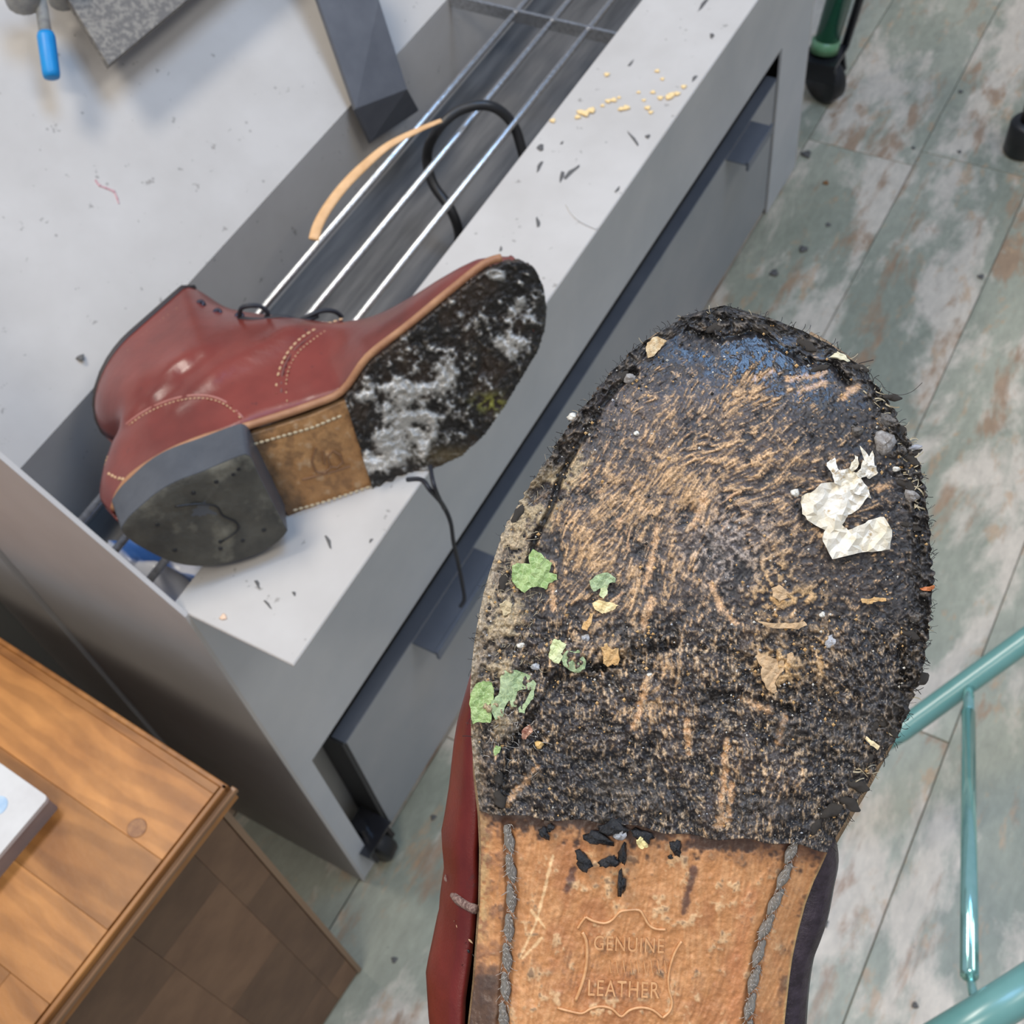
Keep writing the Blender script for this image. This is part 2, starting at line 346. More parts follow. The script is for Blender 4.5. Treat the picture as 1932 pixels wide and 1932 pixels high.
CM = Matrix([[ux[0], uy[0], 0, k0[0]], [ux[1], uy[1], 0, k0[1]], [0, 0, 1, 0], [0, 0, 0, 1]])   # local origin: near corner, +x away, +y to machine
cab = empty('cabinet', tuple(k0[:2])+(0,), 'low wooden block-top cabinet at lower left beside the machine', 'cabinet')
XL, YL = -.62, .42
def cbox(name, a, m, c=.0006, label=None, M=CM):
    return part(name, MB().box(*a, c=c, M=M), m, cab, label=label)
cbox('top_core', (XL, -.004, .004, YL, CZ-.024, CZ-.003), wood_dark)
cbox('moulding', (XL, -.0005, 0, .0035, CZ-.006, CZ-.0004), wood_top); cbox('moulding', (XL, .002, -.003, .001, CZ-.011, CZ-.0065), wood_dark)
cbox('moulding', (XL, .0, -.001, .004, CZ-.020, CZ-.0115), wood_top); cbox('moulding', (-.0035, 0, 0, YL, CZ-.012, CZ-.0004), wood_top)
mcache = {}
def staves(name, a0, a1, b0, b1, wid, lens, m, place, th):
    b = b0; k = 0
    while b < b1-.001:
        bb = min(b+wid, b1); a = a0-random.uniform(0, lens[1]*.8)
        while a < a1-.002:
            aa = min(a+random.uniform(*lens), a1); s_ = max(a, a0)
            if aa-s_ > .006:
                L_ = round(aa-s_, 3); W_ = round(bb-b, 4); key = (name, m.name, L_, W_)
                if key not in mcache: mcache[key] = MB().box(-L_/2+.00008, L_/2-.00008, -W_/2+.00008, W_/2-.00008, -th, 0, c=.00018).mesh('stave', m)
                o = link(name, mcache[key], cab, world=False)
                o.matrix_parent_inverse = PM[cab.name].inverted()
                o.matrix_basis = place((s_+aa)/2, (b+bb)/2)
            a = aa
        b = bb; k += 1
RZ = Matrix.Rotation(math.radians(90), 4, 'Z')
staves('stave', .004, YL, XL, -.0036, .047, (.16, .34), wood_top, lambda a, b: CM @ Matrix.Translation((b, a, CZ)) @ RZ, .004)
SY = .012
cbox('side_core', (XL, -.008, SY+.004, YL-.01, .004, CZ-.024), wood_side)
RXm = Matrix(((0, 1, 0, 0), (0, 0, -1, 0), (-1, 0, 0, 0), (0, 0, 0, 1)))
staves('stave', .006, CZ-.026, XL, -.012, .058, (.12, .26), wood_side, lambda a, b: CM @ Matrix.Translation((b, SY, a)) @ RXm, .004)
cbox('corner_edge', (-.0115, -.007, SY-.001, SY+.02, .003, CZ-.024), mat('corner_wood', (.26, .155, .085), None, 10, .5))
kn = atz(258, 1562, CZ+.0002); part('knot', MB().lathe(kn, (0, 0, 1), [(0, .0062), (.0003, .0058)], 24), mat('knot_wood', (.22, .085, .03), (.34, .15, .05), 300, .5), cab, label='round brown knot')
# white case on it
CB2 = CM.inverted()
wp = Vector(atz(93, 1508, CZ+.014)); wl = CB2 @ wp
wb = empty('plastic_case', (wp.x, wp.y, CZ), 'white plastic case with a round blue film window on the wooden top', 'case')
def rrect(x0, x1, y0, y1, r, n=6):
    o = []
    for cx, cy, a in ((x1-r, y1-r, 0), (x0+r, y1-r, 90), (x0+r, y0+r, 180), (x1-r, y0+r, 270)):
        for k in range(n+1):
            t = math.radians(a+90*k/n); o.append((cx+r*math.cos(t), cy+r*math.sin(t)))
    return o
MW = CM
part('case_body', MB().prism(rrect(wl.x-.12, wl.x, wl.y, wl.y+.09, .002), 'z', CZ, CZ+.0145, M=MW), box_side, wb, label='side wall with its shade painted taupe')
part('case_lid', MB().prism(rrect(wl.x-.12, wl.x+.0005, wl.y-.0005, wl.y+.09, .003), 'z', CZ+.0135, CZ+.017, M=MW), white_pl, wb, label='white glossy top')
cw = CB2 @ Vector(atz(-4, 1520, CZ+.017)); cwp = CM @ Vector((cw.x, cw.y, CZ+.0168))
part('window', MB().lathe(tuple(cwp), (0, 0, 1), [(0, .0062), (.0006, .006)], 28), blue_glass, wb, label='round pale blue film window')

# ------------------------------------------------------------------ green trolley, black foot, teal frame
g0 = atz(1548, 150, .03)
gt = empty('green_trolley', (g0[0], g0[1], 0), 'dark green tubular trolley leg with a black castor beyond the machine', 'trolley')
gx, gy = g0[0], g0[1]
caster(gt, gx, gy, .033, .024, ax=(1, -.5, 0))
gtop = np.array([gx+.006, gy, .088])+(atd(1600, -60, 1.55)-np.array([gx+.006, gy, .088]))*3.5
part('leg_tube', MB().tube([(gx+.006, gy, .088), gtop], .017, 20), green_pt, gt, True)
part('collar', MB().tube([(gx, gy, .076), (gx+.004, gy, .092)], .0195, 20), green_lt, gt, True, label='pale worn green collar')
part('side_strut', MB().tube([(gx+.03, gy-.02, .07), np.array([gx+.03, gy-.02, .07])+(atd(1640, -60, 1.6)-np.array([gx+.03, gy-.02, .07]))*3.2], .006, 12), black_pl, gt, True)
f0 = atz(1922, 292, .0)
ft = empty('chair_foot', (f0[0], f0[1], 0), 'black cylindrical furniture foot at the right edge of the floor', 'foot')
part('rubber_foot', MB().lathe((f0[0]+.008, f0[1], 0), (0, 0, 1), [(0, .021), (.004, .0235), (.045, .0235), (.05, .020)], 24), black_rub, ft, True)
part('stem', MB().lathe((f0[0]+.008, f0[1], .05), (0, 0, 1), [(0, .012), (.30, .012)], 20), mat('dark_brown_metal', (.03, .022, .018), None, 9, .4), ft, True)
tf = empty('teal_rack', tuple(atd(1760, 1500, 1.05)*np.array([1, 1, 0])), 'teal painted tubular metal rack at the lower right', 'rack')
B1 = [atd(1640, 1412, 1.03), atd(1700, 1378, 1.03), atd(1960, 1190, 1.0), atd(2100, 1090, .99)]
part('crossbar', MB().tube(B1, .0100, 20), teal, tf, True)
part('wire_rod', MB().tube([atd(1829, 1282, 1.022), atd(1827, 1350, .97)], .0045, 14).tube([atd(1827, 1345, .975), atd(1829, 1840, .72)], .0055, 16).tube([atd(1829, 1836, .722), atd(1841, 1900, .70)], .0028, 12), teal_rod_m, tf, True, label='shiny pale teal rod')
part('top_rail', MB().tube([atd(1700, 2010, .70), atd(1841, 1925, .70), atd(2010, 1818, .69)], .0125, 20), teal, tf, True)
# legs down to the floor, outside the frame
e_ = atd(2100, 1090, .99)
part('leg', MB().tube([e_, (e_[0]+.02, e_[1]-.03, .012)], .0100, 16), teal, tf, True)
e_ = atd(2010, 1818, .69)
part('leg', MB().tube([e_, (e_[0]+.02, e_[1]-.12, .012)], .0110, 16), teal, tf, True)

# ------------------------------------------------------------------ numpy noise
def vnoise(h, w, cy, cx, rng):
    gy, gx_ = int(h/cy)+3, int(w/cx)+3; g = rng.random((gy, gx_))
    y = np.arange(h)/cy; x = np.arange(w)/cx; yi = y.astype(int); xi = x.astype(int); fy = y-yi; fx = x-xi
    fy = fy*fy*(3-2*fy); fx = fx*fx*(3-2*fx)
    a = g[yi][:, xi]; b = g[yi][:, xi+1]; c = g[yi+1][:, xi]; d = g[yi+1][:, xi+1]
    return (a*(1-fx)+b*fx)*(1-fy)[:, None]+(c*(1-fx)+d*fx)*fy[:, None]
def fbm(h, w, c, o, rng, gain=.55):
    s = np.zeros((h, w)); a = 1; t = 0
    for k in range(o):
        s += a*vnoise(h, w, max(c/2**k, 1.01), max(c/2**k, 1.01), rng); t += a; a *= gain
    s /= t; return (s-s.mean())/s.std()
def lic(src, dx, dy, n):
    h, w = src.shape; Y, X = np.mgrid[0:h, 0:w].astype(float); acc = src.copy()
    for sgn in (1, -1):
        y = Y.copy(); x = X.copy()
        for k in range(n):
            yi = np.clip(np.rint(y).astype(int), 0, h-1); xi = np.clip(np.rint(x).astype(int), 0, w-1)
            y += sgn*dy[yi, xi]; x += sgn*dx[yi, xi]
            yi = np.clip(np.rint(y).astype(int), 0, h-1); xi = np.clip(np.rint(x).astype(int), 0, w-1); acc += src[yi, xi]
    acc = acc-acc.mean(); return acc/acc.std()
def sst(a, b, x):
    t = np.clip((x-a)/(b-a), 0, 1); return t*t*(3-2*t)
def gau(U, V, cu, cv, su, sv): return np.exp(-((U-cu)/su)**2-((V-cv)/sv)**2)
def pdist(U, V, pts):
    d = np.full(U.shape, 1e9)
    for (a, b), (c, e) in zip(pts[:-1], pts[1:]):
        L2 = (c-a)**2+(e-b)**2; t = np.clip(((U-a)*(c-a)+(V-b)*(e-b))/L2, 0, 1); d = np.minimum(d, np.hypot(U-a-t*(c-a), V-b-t*(e-b)))
    return d
def mixc(c, m, col): return c*(1-m[..., None])+np.array(col)*m[..., None]
def bil(F_, y, x):
    h, w = F_.shape[:2]; y = np.clip(y, 0, h-1.001); x = np.clip(x, 0, w-1.001); yi = y.astype(int); xi = x.astype(int); fy = y-yi; fx = x-xi
    if F_.ndim == 3: fy = fy[..., None]; fx = fx[..., None]
    return (F_[yi, xi]*(1-fx)+F_[yi, xi+1]*fx)*(1-fy)+(F_[yi+1, xi]*(1-fx)+F_[yi+1, xi+1]*fx)*fy
def grid_mesh(name, P, material, cols=None, rough=None, closed=False):
    n, m = P.shape[:2]; me = bpy.data.meshes.new(name); idx = np.arange(n*m).reshape(n, m)
    f = np.stack([idx[:-1, :-1], idx[1:, :-1], idx[1:, 1:], idx[:-1, 1:]], -1).reshape(-1, 4)
    me.vertices.add(n*m); me.vertices.foreach_set('co', P.reshape(-1).astype(np.float32))
    me.loops.add(f.size); me.loops.foreach_set('vertex_index', f.ravel().astype(np.int32))
    me.polygons.add(len(f)); me.polygons.foreach_set('loop_start', np.arange(0, f.size, 4, dtype=np.int32)); me.polygons.foreach_set('loop_total', np.full(len(f), 4, np.int32))
    me.polygons.foreach_set('use_smooth', np.ones(len(f), bool)); me.update(); me.validate()
    if cols is not None:
        a = me.attributes.new('col', 'FLOAT_COLOR', 'POINT'); c4 = np.ones((n*m, 4), np.float32); c4[:, :3] = np.clip(cols.reshape(-1, 3), 0, 1); a.data.foreach_set('color', c4.ravel())
    if rough is not None:
        a = me.attributes.new('rgh', 'FLOAT', 'POINT'); a.data.foreach_set('value', np.clip(rough, .05, 1).ravel().astype(np.float32))
    me.materials.append(material); return me
rng = np.random.default_rng(5)

# ------------------------------------------------------------------ NEAR BOOT (held sole up)
D0 = .285
Lc = [(1368, 586), (1335, 590), (1290, 600), (1255, 620), (1215, 645), (1180, 675), (1150, 705), (1120, 745), (1090, 780), (1065, 815), (1045, 850), (1020, 885), (1000, 915), (980, 950), (955, 990), (940, 1030), (925, 1075), (912, 1120), (903, 1165), (895, 1210), (890, 1255), (887, 1300), (888, 1345), (889, 1390), (893, 1440), (900, 1490), (905, 1532), (908, 1600), (906, 1700), (900, 1780), (895, 1850), (886, 1932), (876, 2030), (870, 2150), (876, 2290), (905, 2400), (980, 2490), (1080, 2530), (1160, 2538)]
Rc = [(1368, 586), (1400, 592), (1460, 602), (1520, 625), (1580, 658), (1630, 695), (1660, 735), (1690, 780), (1715, 830), (1735, 880), (1747, 930), (1755, 990), (1758, 1050), (1759, 1100), (1756, 1150), (1752, 1200), (1742, 1250), (1728, 1300), (1712, 1350), (1690, 1395), (1660, 1440), (1630, 1490), (1600, 1540), (1565, 1600), (1547, 1640), (1536, 1662), (1520, 1705), (1505, 1761), (1495, 1808), (1490, 1843), (1480, 1932), (1470, 2030), (1475, 2150), (1470, 2290), (1435, 2400), (1360, 2490), (1250, 2530), (1160, 2538)]
Lv = np.array([p[1] for p in Lc], float); Lu = np.array([p[0] for p in Lc], float); Rv = np.array([p[1] for p in Rc], float); Ru = np.array([p[0] for p in Rc], float)
def edgeL(v): return np.interp(v, Lv, Lu)
def edgeR(v): return np.interp(v, Rv, Ru)
def drop(U, V):
    t = np.clip((900-V)/310, 0, 1.3); a = edgeL(V); b = edgeR(V); s = (2*U-a-b)/np.maximum(b-a, 1)
    d = .013*t**2.2+.0028*np.abs(s)**3*sst(600, 760, V)
    w = sst(1500, 1850, V); return d+w*(.004+.004*np.abs(s)**4)
def F3(U, V, lift):
    U = np.asarray(U, float); V = np.asarray(V, float)
    d = D0+drop(U, V)-lift
    C = np.stack([(U-966)/F*d, (V-966)/F*d, d], -1); return CAM+C @ R.T
def F3h(U, V, h):      # point h behind the sole plane, straight back (for the upper)
    C = np.stack([(U-966)/F*D0, (V-966)/F*D0, D0+h+0*U], -1); return CAM+C @ R.T
near = empty('work_boot', tuple(F3h(np.array(1180.), np.array(2200.), 0)), 'red leather boot held sole up in front, its tarry leather sole filling the view', 'boot', None)
# --- raster of albedo / height over the half sole
S = 1.5; u0, v0, u1, v1 = 870, 575, 1775, 1640
hh, ww = int((v1-v0)/S), int((u1-u0)/S); VV, UU = np.mgrid[0:hh, 0:ww]; UU = u0+UU*S; VV = v0+VV*S
cu = 1790+np.clip(VV-1150, 0, None)*3; rx, ry = UU-cu, VV-1330; rn = np.hypot(rx, ry)+1e-6; dx, dy = -ry/rn, rx/rn
wob = fbm(hh, ww, 60, 3, rng)*.28; dx, dy = dx*np.cos(wob)-dy*np.sin(wob), dx*np.sin(wob)+dy*np.cos(wob)
base = fbm(hh, ww, 2.1, 1, rng); S1 = lic(base, dx, dy, 7); S2 = lic(fbm(hh, ww, 5, 3, rng), dx, dy, 14)
S3 = lic(rng.standard_normal((hh, ww)), dx, dy, 3); B1_ = fbm(hh, ww, 90, 4, rng); B2_ = fbm(hh, ww, 24, 4, rng); B3_ = fbm(hh, ww, 5, 3, rng); WN = rng.random((hh, ww)); B4_ = fbm(hh, ww, 17, 3, rng); B5_ = fbm(hh, ww, 45, 3, rng)
el, er = edgeL(VV), edgeR(VV); dl, dr_ = UU-el, er-UU
top = 586+((UU-1368)/330.)**2*90; dt = VV-top
rim = np.minimum(np.minimum(dl*.85, dr_*.9), np.maximum(dt, 0)+0)
A = 1.05*gau(UU, VV, 1330, 900, 330, 200)+.45*gau(UU, VV, 1090, 1000, 90, 180)+.45*gau(UU, VV, 1200, 1150, 120, 160)+.35*gau(UU, VV, 1400, 1430, 90, 150)+.30*gau(UU, VV, 1200, 1400, 90, 120)+.28*gau(UU, VV, 1250, 1540, 300, 70)+.35*gau(UU, VV, 1450, 1180, 60, 120)+.3*gau(UU, VV, 1640, 1130, 50, 50)
A -= .9*gau(UU, VV, 1400, 640, 320, 60)+.5*gau(UU, VV, 1600, 780, 110, 90)+.8*sst(150, 40, dr_)+.3*gau(UU, VV, 1150, 1480, 180, 90)
low = sst(1130, 1230, VV); A = A+low*.16-.25*low*sst(-.2, 1, B5_)+.15*low*sst(0, 1, -B5_)
tanf = sst(.20, .85, .34*S1+.08*S2+.18*B2_+.20*B3_+.22*S3+.9*A+.12*B1_+.10*B5_-.58)
C = np.zeros((hh, ww, 3))+np.array([.018, .017, .019]); C = mixc(C, np.clip(A, 0, 1)*sst(-1.6, .8, B2_)*.85, (.088, .066, .058))
C = mixc(C, sst(-.6, 1.6, B3_*.6+S1*.5)*.55, (.085, .068, .058))
C = mixc(C, tanf*.85, (.42, .262, .13)); C = mixc(C, tanf*sst(.6, 1.8, S1)*.6, (.72, .46, .25)); C = mixc(C, tanf*sst(.8, 2, -B2_)*.5, (.33, .15, .09))
gouge = np.full(UU.shape, 1e9)
for g_ in ([(1415, 716), (1440, 708), (1460, 698)], [(1488, 716), (1530, 711), (1556, 702)], [(1510, 738), (1560, 722)], [(1588, 748), (1618, 728)], [(1345, 1105), (1358, 1145), (1388, 1178)], [(1372, 1400), (1366, 1470), (1358, 1560)], [(958, 1515), (1012, 1450)], [(1196, 1372), (1212, 1320), (1222, 1280)], [(1400, 1318), (1452, 1342)], [(1352, 1560), (1375, 1540), (1380, 1480)], [(1650, 922), (1678, 916)], [(1230, 1130), (1212, 1190)], [(1240, 1000), (1220, 1100)], [(1330, 930), (1310, 990)], [(1295, 1360), (1300, 1420)], [(1480, 1350), (1470, 1400)], [(1040, 1100), (1046, 1150)]):
    gouge = np.minimum(gouge, pdist(UU, VV, g_))
C = mixc(C, sst(7, 2, gouge+2.2*B3_+1.2*S3)*.85, (.60, .37, .20))
fine = sst(1.35, 1.9, S3*.75+B3_*.5+A*.35)*sst(8, 40, rim); C = mixc(C, fine*.8, (.56, .38, .22))
C = mixc(C, sst(.8, 1.6, S3*.7+B3_*.6+.2*S1)*low*.8*(1-.6*sst(.3, 1.2, B4_)), (.50, .36, .22)); C = mixc(C, (sst(.93, .99, WN)*low*.6), (.60, .52, .42)); C = mixc(C, low*sst(.6, 1.5, B5_+.3*B3_)*.5, (.085, .075, .068))
C = mixc(C, gau(UU, VV, 1375, 1035, 90, 80)*sst(-.6, 1.2, B3_+S3*.4)*.75, (.40, .34, .30)); C = mixc(C, gau(UU, VV, 1180, 1050, 80, 160)*sst(.2, 1.4, S3)*.4, (.40, .32, .25))
C = mixc(C, gau(UU, VV, 1120, 770, 260, 90)*.25, (.12, .10, .10))
lb = sst(105, 70, dl+B2_*8)*sst(800, 900, VV)*sst(1420, 1330, VV); C = mixc(C, lb*sst(-.2, .9, B2_+.5*B3_)*.85, (.36, .28, .165)); C = mixc(C, lb*sst(.5, 1.2, -B2_+.3*B3_)*.6, (.07, .06, .055))
C = mixc(C, sst(95, 30, dl)*sst(950, 1050, VV)*sst(1330, 1230, VV)*sst(-1.0, .8, B3_)*.55, (.38, .30, .21))
C = mixc(C, sst(60, 20, dl)*sst(1380, 1400, VV)*.35*sst(-.3, .8, B3_), (.20, .14, .09))
for (a, b, s1_, s2_, f) in ((1460, 1100, 34, 60, .8), (1465, 1260, 48, 42, 1.), (1480, 1130, 70, 18, .8), (1530, 1120, 18, 14, .6), (1548, 1230, 14, 50, .7), (1160, 1240, 24, 22, .7), (1105, 1285, 20, 14, .6), (1030, 850, 30, 30, .3)):
    C = mixc(C, gau(UU, VV, a, b, s1_, s2_)*sst(-.1, .5, B3_+.4*B2_)*f, (.58, .37, .17))
groove = pdist(UU, VV, [(1195, 705), (1165, 728), (1130, 775), (1108, 816), (1089, 842), (1060, 895), (1040, 960), (1012, 1010), (1000, 1050), (985, 1110)])
crack = pdist(UU, VV, [(1300, 628), (1360, 640), (1430, 622), (1480, 660), (1520, 680), (1570, 690), (1600, 720)])
crack2 = pdist(UU, VV, [(1245, 1530), (1330, 1548), (1420, 1580), (1500, 1592)])
rgt = pdist(UU, VV, [(1060, 1260), (1010, 1340), (960, 1420), (945, 1500)])
cren = pdist(UU, VV, [(1040, 1265), (1120, 1262), (1180, 1235), (1260, 1215)]); cr2 = pdist(UU, VV, [(1330, 1310), (1420, 1315), (1500, 1345)])
gm = np.maximum.reduce([sst(9, 2, groove), sst(10, 2, crack+B3_*1.5), sst(12, 3, rgt+B2_*3)*.9, sst(16, 3, cren+B3_*3)*.8, sst(10, 2, cr2+B3_*3)*.7])
C = mixc(C, gm*.9, (.010, .010, .011))
rimc = sst(46, 22, rim+B2_*7)*np.maximum(sst(980, 860, VV), sst(1250, 1350, UU)*sst(1440, 1340, VV)*.8); C = mixc(C, rimc*.75, (.022, .020, .019)); C = mixc(C, rimc*sst(.7, 1.6, B3_)*.5, (.20, .165, .13))
edge = sst(17, 4, dl+2.5*B3_)*sst(880, 1000, VV)*sst(1540, 1400, VV); C = mixc(C, edge*.75, (.36, .29, .20))
gloss = np.clip(.75*gau(UU, VV, 1440, 690, 240, 62)+1.1*gau(UU, VV, 1318, 650, 34, 24)+1.2*gau(UU, VV, 1432, 668, 46, 34)+1.1*gau(UU, VV, 1512, 696, 26, 18)+.5*gau(UU, VV, 1500, 755, 110, 26), 0, 1)*sst(-1.2, .1, B2_+.5*B5_)*sst(.6, .2, tanf)
C = C*(1-.3*gloss[..., None])
H = .00011*S1*(.4+tanf)+.00006*S3+.00012*B3_*(1-tanf)+.00022*B2_+.0002*B1_
lump = sst(.3, 1.6, B4_); H += sst(1120, 1240, VV)*(.00022*B3_+.00035*B2_+.0011*lump)*(1-.5*tanf)*sst(1600, 1560, VV)
H += rimc*(.0009+.0008*B3_*.7+.0005*B2_)
H -= .0016*gm; H -= .0005*gloss*np.maximum(B3_, 0)
H = H*(1-gloss*.7); H += .0003*sst(12, 30, rim)
Rg = .62-.48*gloss+.1*tanf+0*H; Rg = Rg-.25*sst(.4, 1.2, -B3_)*(1-tanf)*sst(.3, .8, rng.random((hh, ww)))
# --- grid
nv, nu = 560, 470
vb = lambda s: 1530+75*s          # step line of the half sole, left to right
tt = np.linspace(0, 1, nv)**1.0; ss = np.linspace(0, 1, nu)
ss = .5-.5*np.cos(np.pi*ss)*.35-.0; ss = (ss-ss[0])/(ss[-1]-ss[0]); ss = .65*np.linspace(0, 1, nu)+.35*ss
T, SS = np.meshgrid(tt, ss, indexing='ij')
Vg = 586+(vb(SS)+3*np.sin(SS*40)+3*np.sin(SS*13)-586)*(T*.93+.07*T**2)
rj = np.interp(np.arange(nv), np.arange(0, nv, 3), rng.standard_normal(len(np.arange(0, nv, 3))))
rj2 = np.interp(np.arange(nv), np.arange(0, nv, 4), rng.standard_normal(len(np.arange(0, nv, 4))))
EL = edgeL(Vg)-np.clip(rj, -1, 2)[:, None]*2.2*sst(1150, 900, Vg); ER = edgeR(Vg)+np.clip(rj2, -1, 2)[:, None]*3.0*sst(1600, 1400, Vg)
Ug = EL+(ER-EL)*SS
Vg = Vg-sst(.03, 0, T)*np.clip(np.interp(np.arange(nu), np.arange(0, nu, 3), rng.standard_normal(len(np.arange(0, nu, 3)))), -.5, 2)[None, :]*5
hy, hx = (Vg-v0)/S, (Ug-u0)/S
Hs = bil(H, hy, hx); Cs = bil(C, hy, hx); Rs = bil(Rg, hy, hx)
P = F3(Ug, Vg, Hs+.0008)
def rimmed(P, Cs, Rs, back, col, n=3):
    """wrap the grid's border back to give the layer its thickness"""
    dirn = R[:, 2]
    for k in range(1, n+1):
        d = dirn*back*k/n
        def ex(a, ax, first):
            sl = a.take([0 if first else -1], axis=ax); return sl
        Pt, Pb = P[:1] if k == 1 else P[:1], P[-1:]
        base = back/n
        P = np.concatenate([P[:1]+dirn*base, P, P[-1:]+dirn*base], 0); P = np.concatenate([P[:, :1]+dirn*base, P, P[:, -1:]+dirn*base], 1)
        cc = lambda a: np.zeros_like(a)+np.array(col)
        Cs = np.concatenate([cc(Cs[:1]), Cs, cc(Cs[-1:])], 0); Cs = np.concatenate([cc(Cs[:, :1]), Cs, cc(Cs[:, -1:])], 1)
        Rs = np.pad(Rs, 1, mode='edge')
    return P, Cs, Rs
P, Cs, Rs = rimmed(P, Cs, Rs, .005, (.17, .115, .07))
sole_m = mat('tarry_leather', (.40, .40, .41), (1.65, 1.62, 1.58), 2100, .6, attr='col', attr_rough='rgh', bump=.00004, bscale=2600)
o = link('half_sole', grid_mesh('half_sole', P, sole_m, Cs, Rs), near); o['label'] = 'worn half sole crusted with black tar and tan fibres'
# --- shank leather
S = 1.5; u0b, v0b, u1b, v1b = 860, 1500, 1620, 2120
hh, ww = int((v1b-v0b)/S), int((u1b-u0b)/S); VV, UU = np.mgrid[0:hh, 0:ww]; UU = u0b+UU*S; VV = v0b+VV*S
ang = fbm(hh, ww, 150, 2, rng)*.15; dx = .22+ang; dy = -np.sqrt(1-np.clip(dx, -.9, .9)**2)
T1 = lic(fbm(hh, ww, 2.5, 2, rng), dx, dy, 12); T2 = lic(fbm(hh, ww, 14, 3, rng), dx, dy, 25); K1 = fbm(hh, ww, 70, 4, rng); K2 = fbm(hh, ww, 16, 4, rng); K3 = fbm(hh, ww, 5, 2, rng)
dl, dr_ = UU-edgeL(VV), edgeR(VV)-UU
C = np.zeros((hh, ww, 3))+np.array([.50, .225, .085])
C = mixc(C, sst(-.6, 1.4, T1*.6+T2*.4)*.6, (.66, .345, .155)); C = mixc(C, sst(.2, 1.6, K1+.3*T2)*.6, (.36, .135, .05)); C = mixc(C, sst(1.0, 2.1, K2+.35*K3)*.8, (.78, .50, .26))
C = mixc(C, sst(1.0, 1.7, K2*.45+K3*.55-K1*.3-.1)*.65, (.07, .035, .025)); C = mixc(C, gau(UU, VV, 1180, 1830, 200, 60)*sst(.1, 1.1, K2*.7-T1*.4)*.55, (.10, .055, .035))
bb_ = sst(90, 20, dl)*sst(-.6, .8, K2+.3*T1); C = mixc(C, bb_*.6, (.22, .10, .06)); C = mixc(C, sst(25, 5, dl)*sst(-.8, .4, K3)*sst(1800, 1740, VV)*.8, (.60, .38, .17))
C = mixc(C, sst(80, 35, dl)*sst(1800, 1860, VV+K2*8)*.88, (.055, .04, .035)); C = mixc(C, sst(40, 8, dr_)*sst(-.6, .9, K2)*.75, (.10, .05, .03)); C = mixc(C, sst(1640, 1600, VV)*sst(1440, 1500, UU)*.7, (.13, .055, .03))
C = mixc(C, sst(6, 1, dr_)*.8, (.5, .33, .14))
for p in ([(1043, 1615), (1012, 1740), (980, 1808)], [(1022, 1770), (985, 1808)], [(1003, 1718), (1028, 1750)]): C = mixc(C, sst(3.5, 1, pdist(UU, VV, p)+K3*.6)*.85, (.85, .56, .29))
for p in ([(1082, 1640), (1070, 1680)], [(1310, 1640), (1296, 1690), (1290, 1720)]): C = mixc(C, sst(11, 3, pdist(UU, VV, p)+K3*1.5)*.8, (.06, .03, .03))
C = mixc(C, sst(24, 4, pdist(UU, VV, [(1415, 1690), (1395, 1790), (1380, 1932)]))*.45, (.52, .19, .075))
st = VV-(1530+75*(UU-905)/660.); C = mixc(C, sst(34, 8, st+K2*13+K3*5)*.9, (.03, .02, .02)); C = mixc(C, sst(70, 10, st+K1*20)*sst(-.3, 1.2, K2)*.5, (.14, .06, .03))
H = .00004*T1+.00004*K3+.00011*K2
Rg = .50+.06*K2-.22*sst(60, 20, dl)*sst(1800, 1860, VV)
# stitch channels
chL = [(958, 1555), (962, 1620), (966, 1690), (958, 1760), (955, 1830), (948, 1932), (945, 2040)]; chR = [(1500, 1580), (1478, 1660), (1455, 1720), (1437, 1770), (1425, 1830), (1415, 1890), (1408, 1960), (1405, 2040)]
ch = np.minimum(pdist(UU, VV, chL), pdist(UU, VV, chR)); H -= .0008*sst(15, 6, ch); C = mixc(C, sst(16, 5, ch)*.45, (.12, .06, .04))
nv, nu = 300, 330; T, SS = np.meshgrid(np.linspace(0, 1, nv), np.linspace(0, 1, nu), indexing='ij')
Vg = (vb(SS)-14)+(2100-vb(SS)+14)*T; Ug = edgeL(Vg)+(edgeR(Vg)-edgeL(Vg))*SS
Vc = np.clip(Vg, v0b, v1b-3); hy, hx = (Vc-v0b)/S, (Ug-u0b)/S
P = F3(Ug, Vg, bil(H, hy, hx)-.0005); P, Cs, Rs = rimmed(P, bil(C, hy, hx), bil(Rg, hy, hx), .0045, (.14, .08, .04))
shank_m = mat('waist_leather', (.85, .85, .85), (1.15, 1.15, 1.15), 900, .5, attr='col', attr_rough='rgh', bump=.0001, bscale=2500)
o = link('waist_sole', grid_mesh('waist_sole', P, shank_m, Cs, Rs), near); o['label'] = 'clean orange-tan leather waist of the sole'
# smooth worn burnished corner at the right end of the step
mb = MB()
# heel block, below the frame
rubber_heel = mat('heel_rubber', (.03, .03, .03), (.06, .058, .05), 60, .6, bump=.0005)
ring = [(edgeL(v), v) for v in np.linspace(2095, 2537, 16)]+[(edgeR(v), v) for v in np.linspace(2537, 2095, 16)]
fr = lambda u, v, h: F3h(np.array(float(u)), np.array(float(v)), h)
mb.add([fr(u, v, -.024) for u, v in ring]+[fr(u, v, .008) for u, v in ring], [tuple(range(32)), tuple(range(32, 64))[::-1]]+[(i, (i+1) % 32, (i+1) % 32+32, i+32) for i in range(32)])
part('heel', mb, rubber_heel, near)
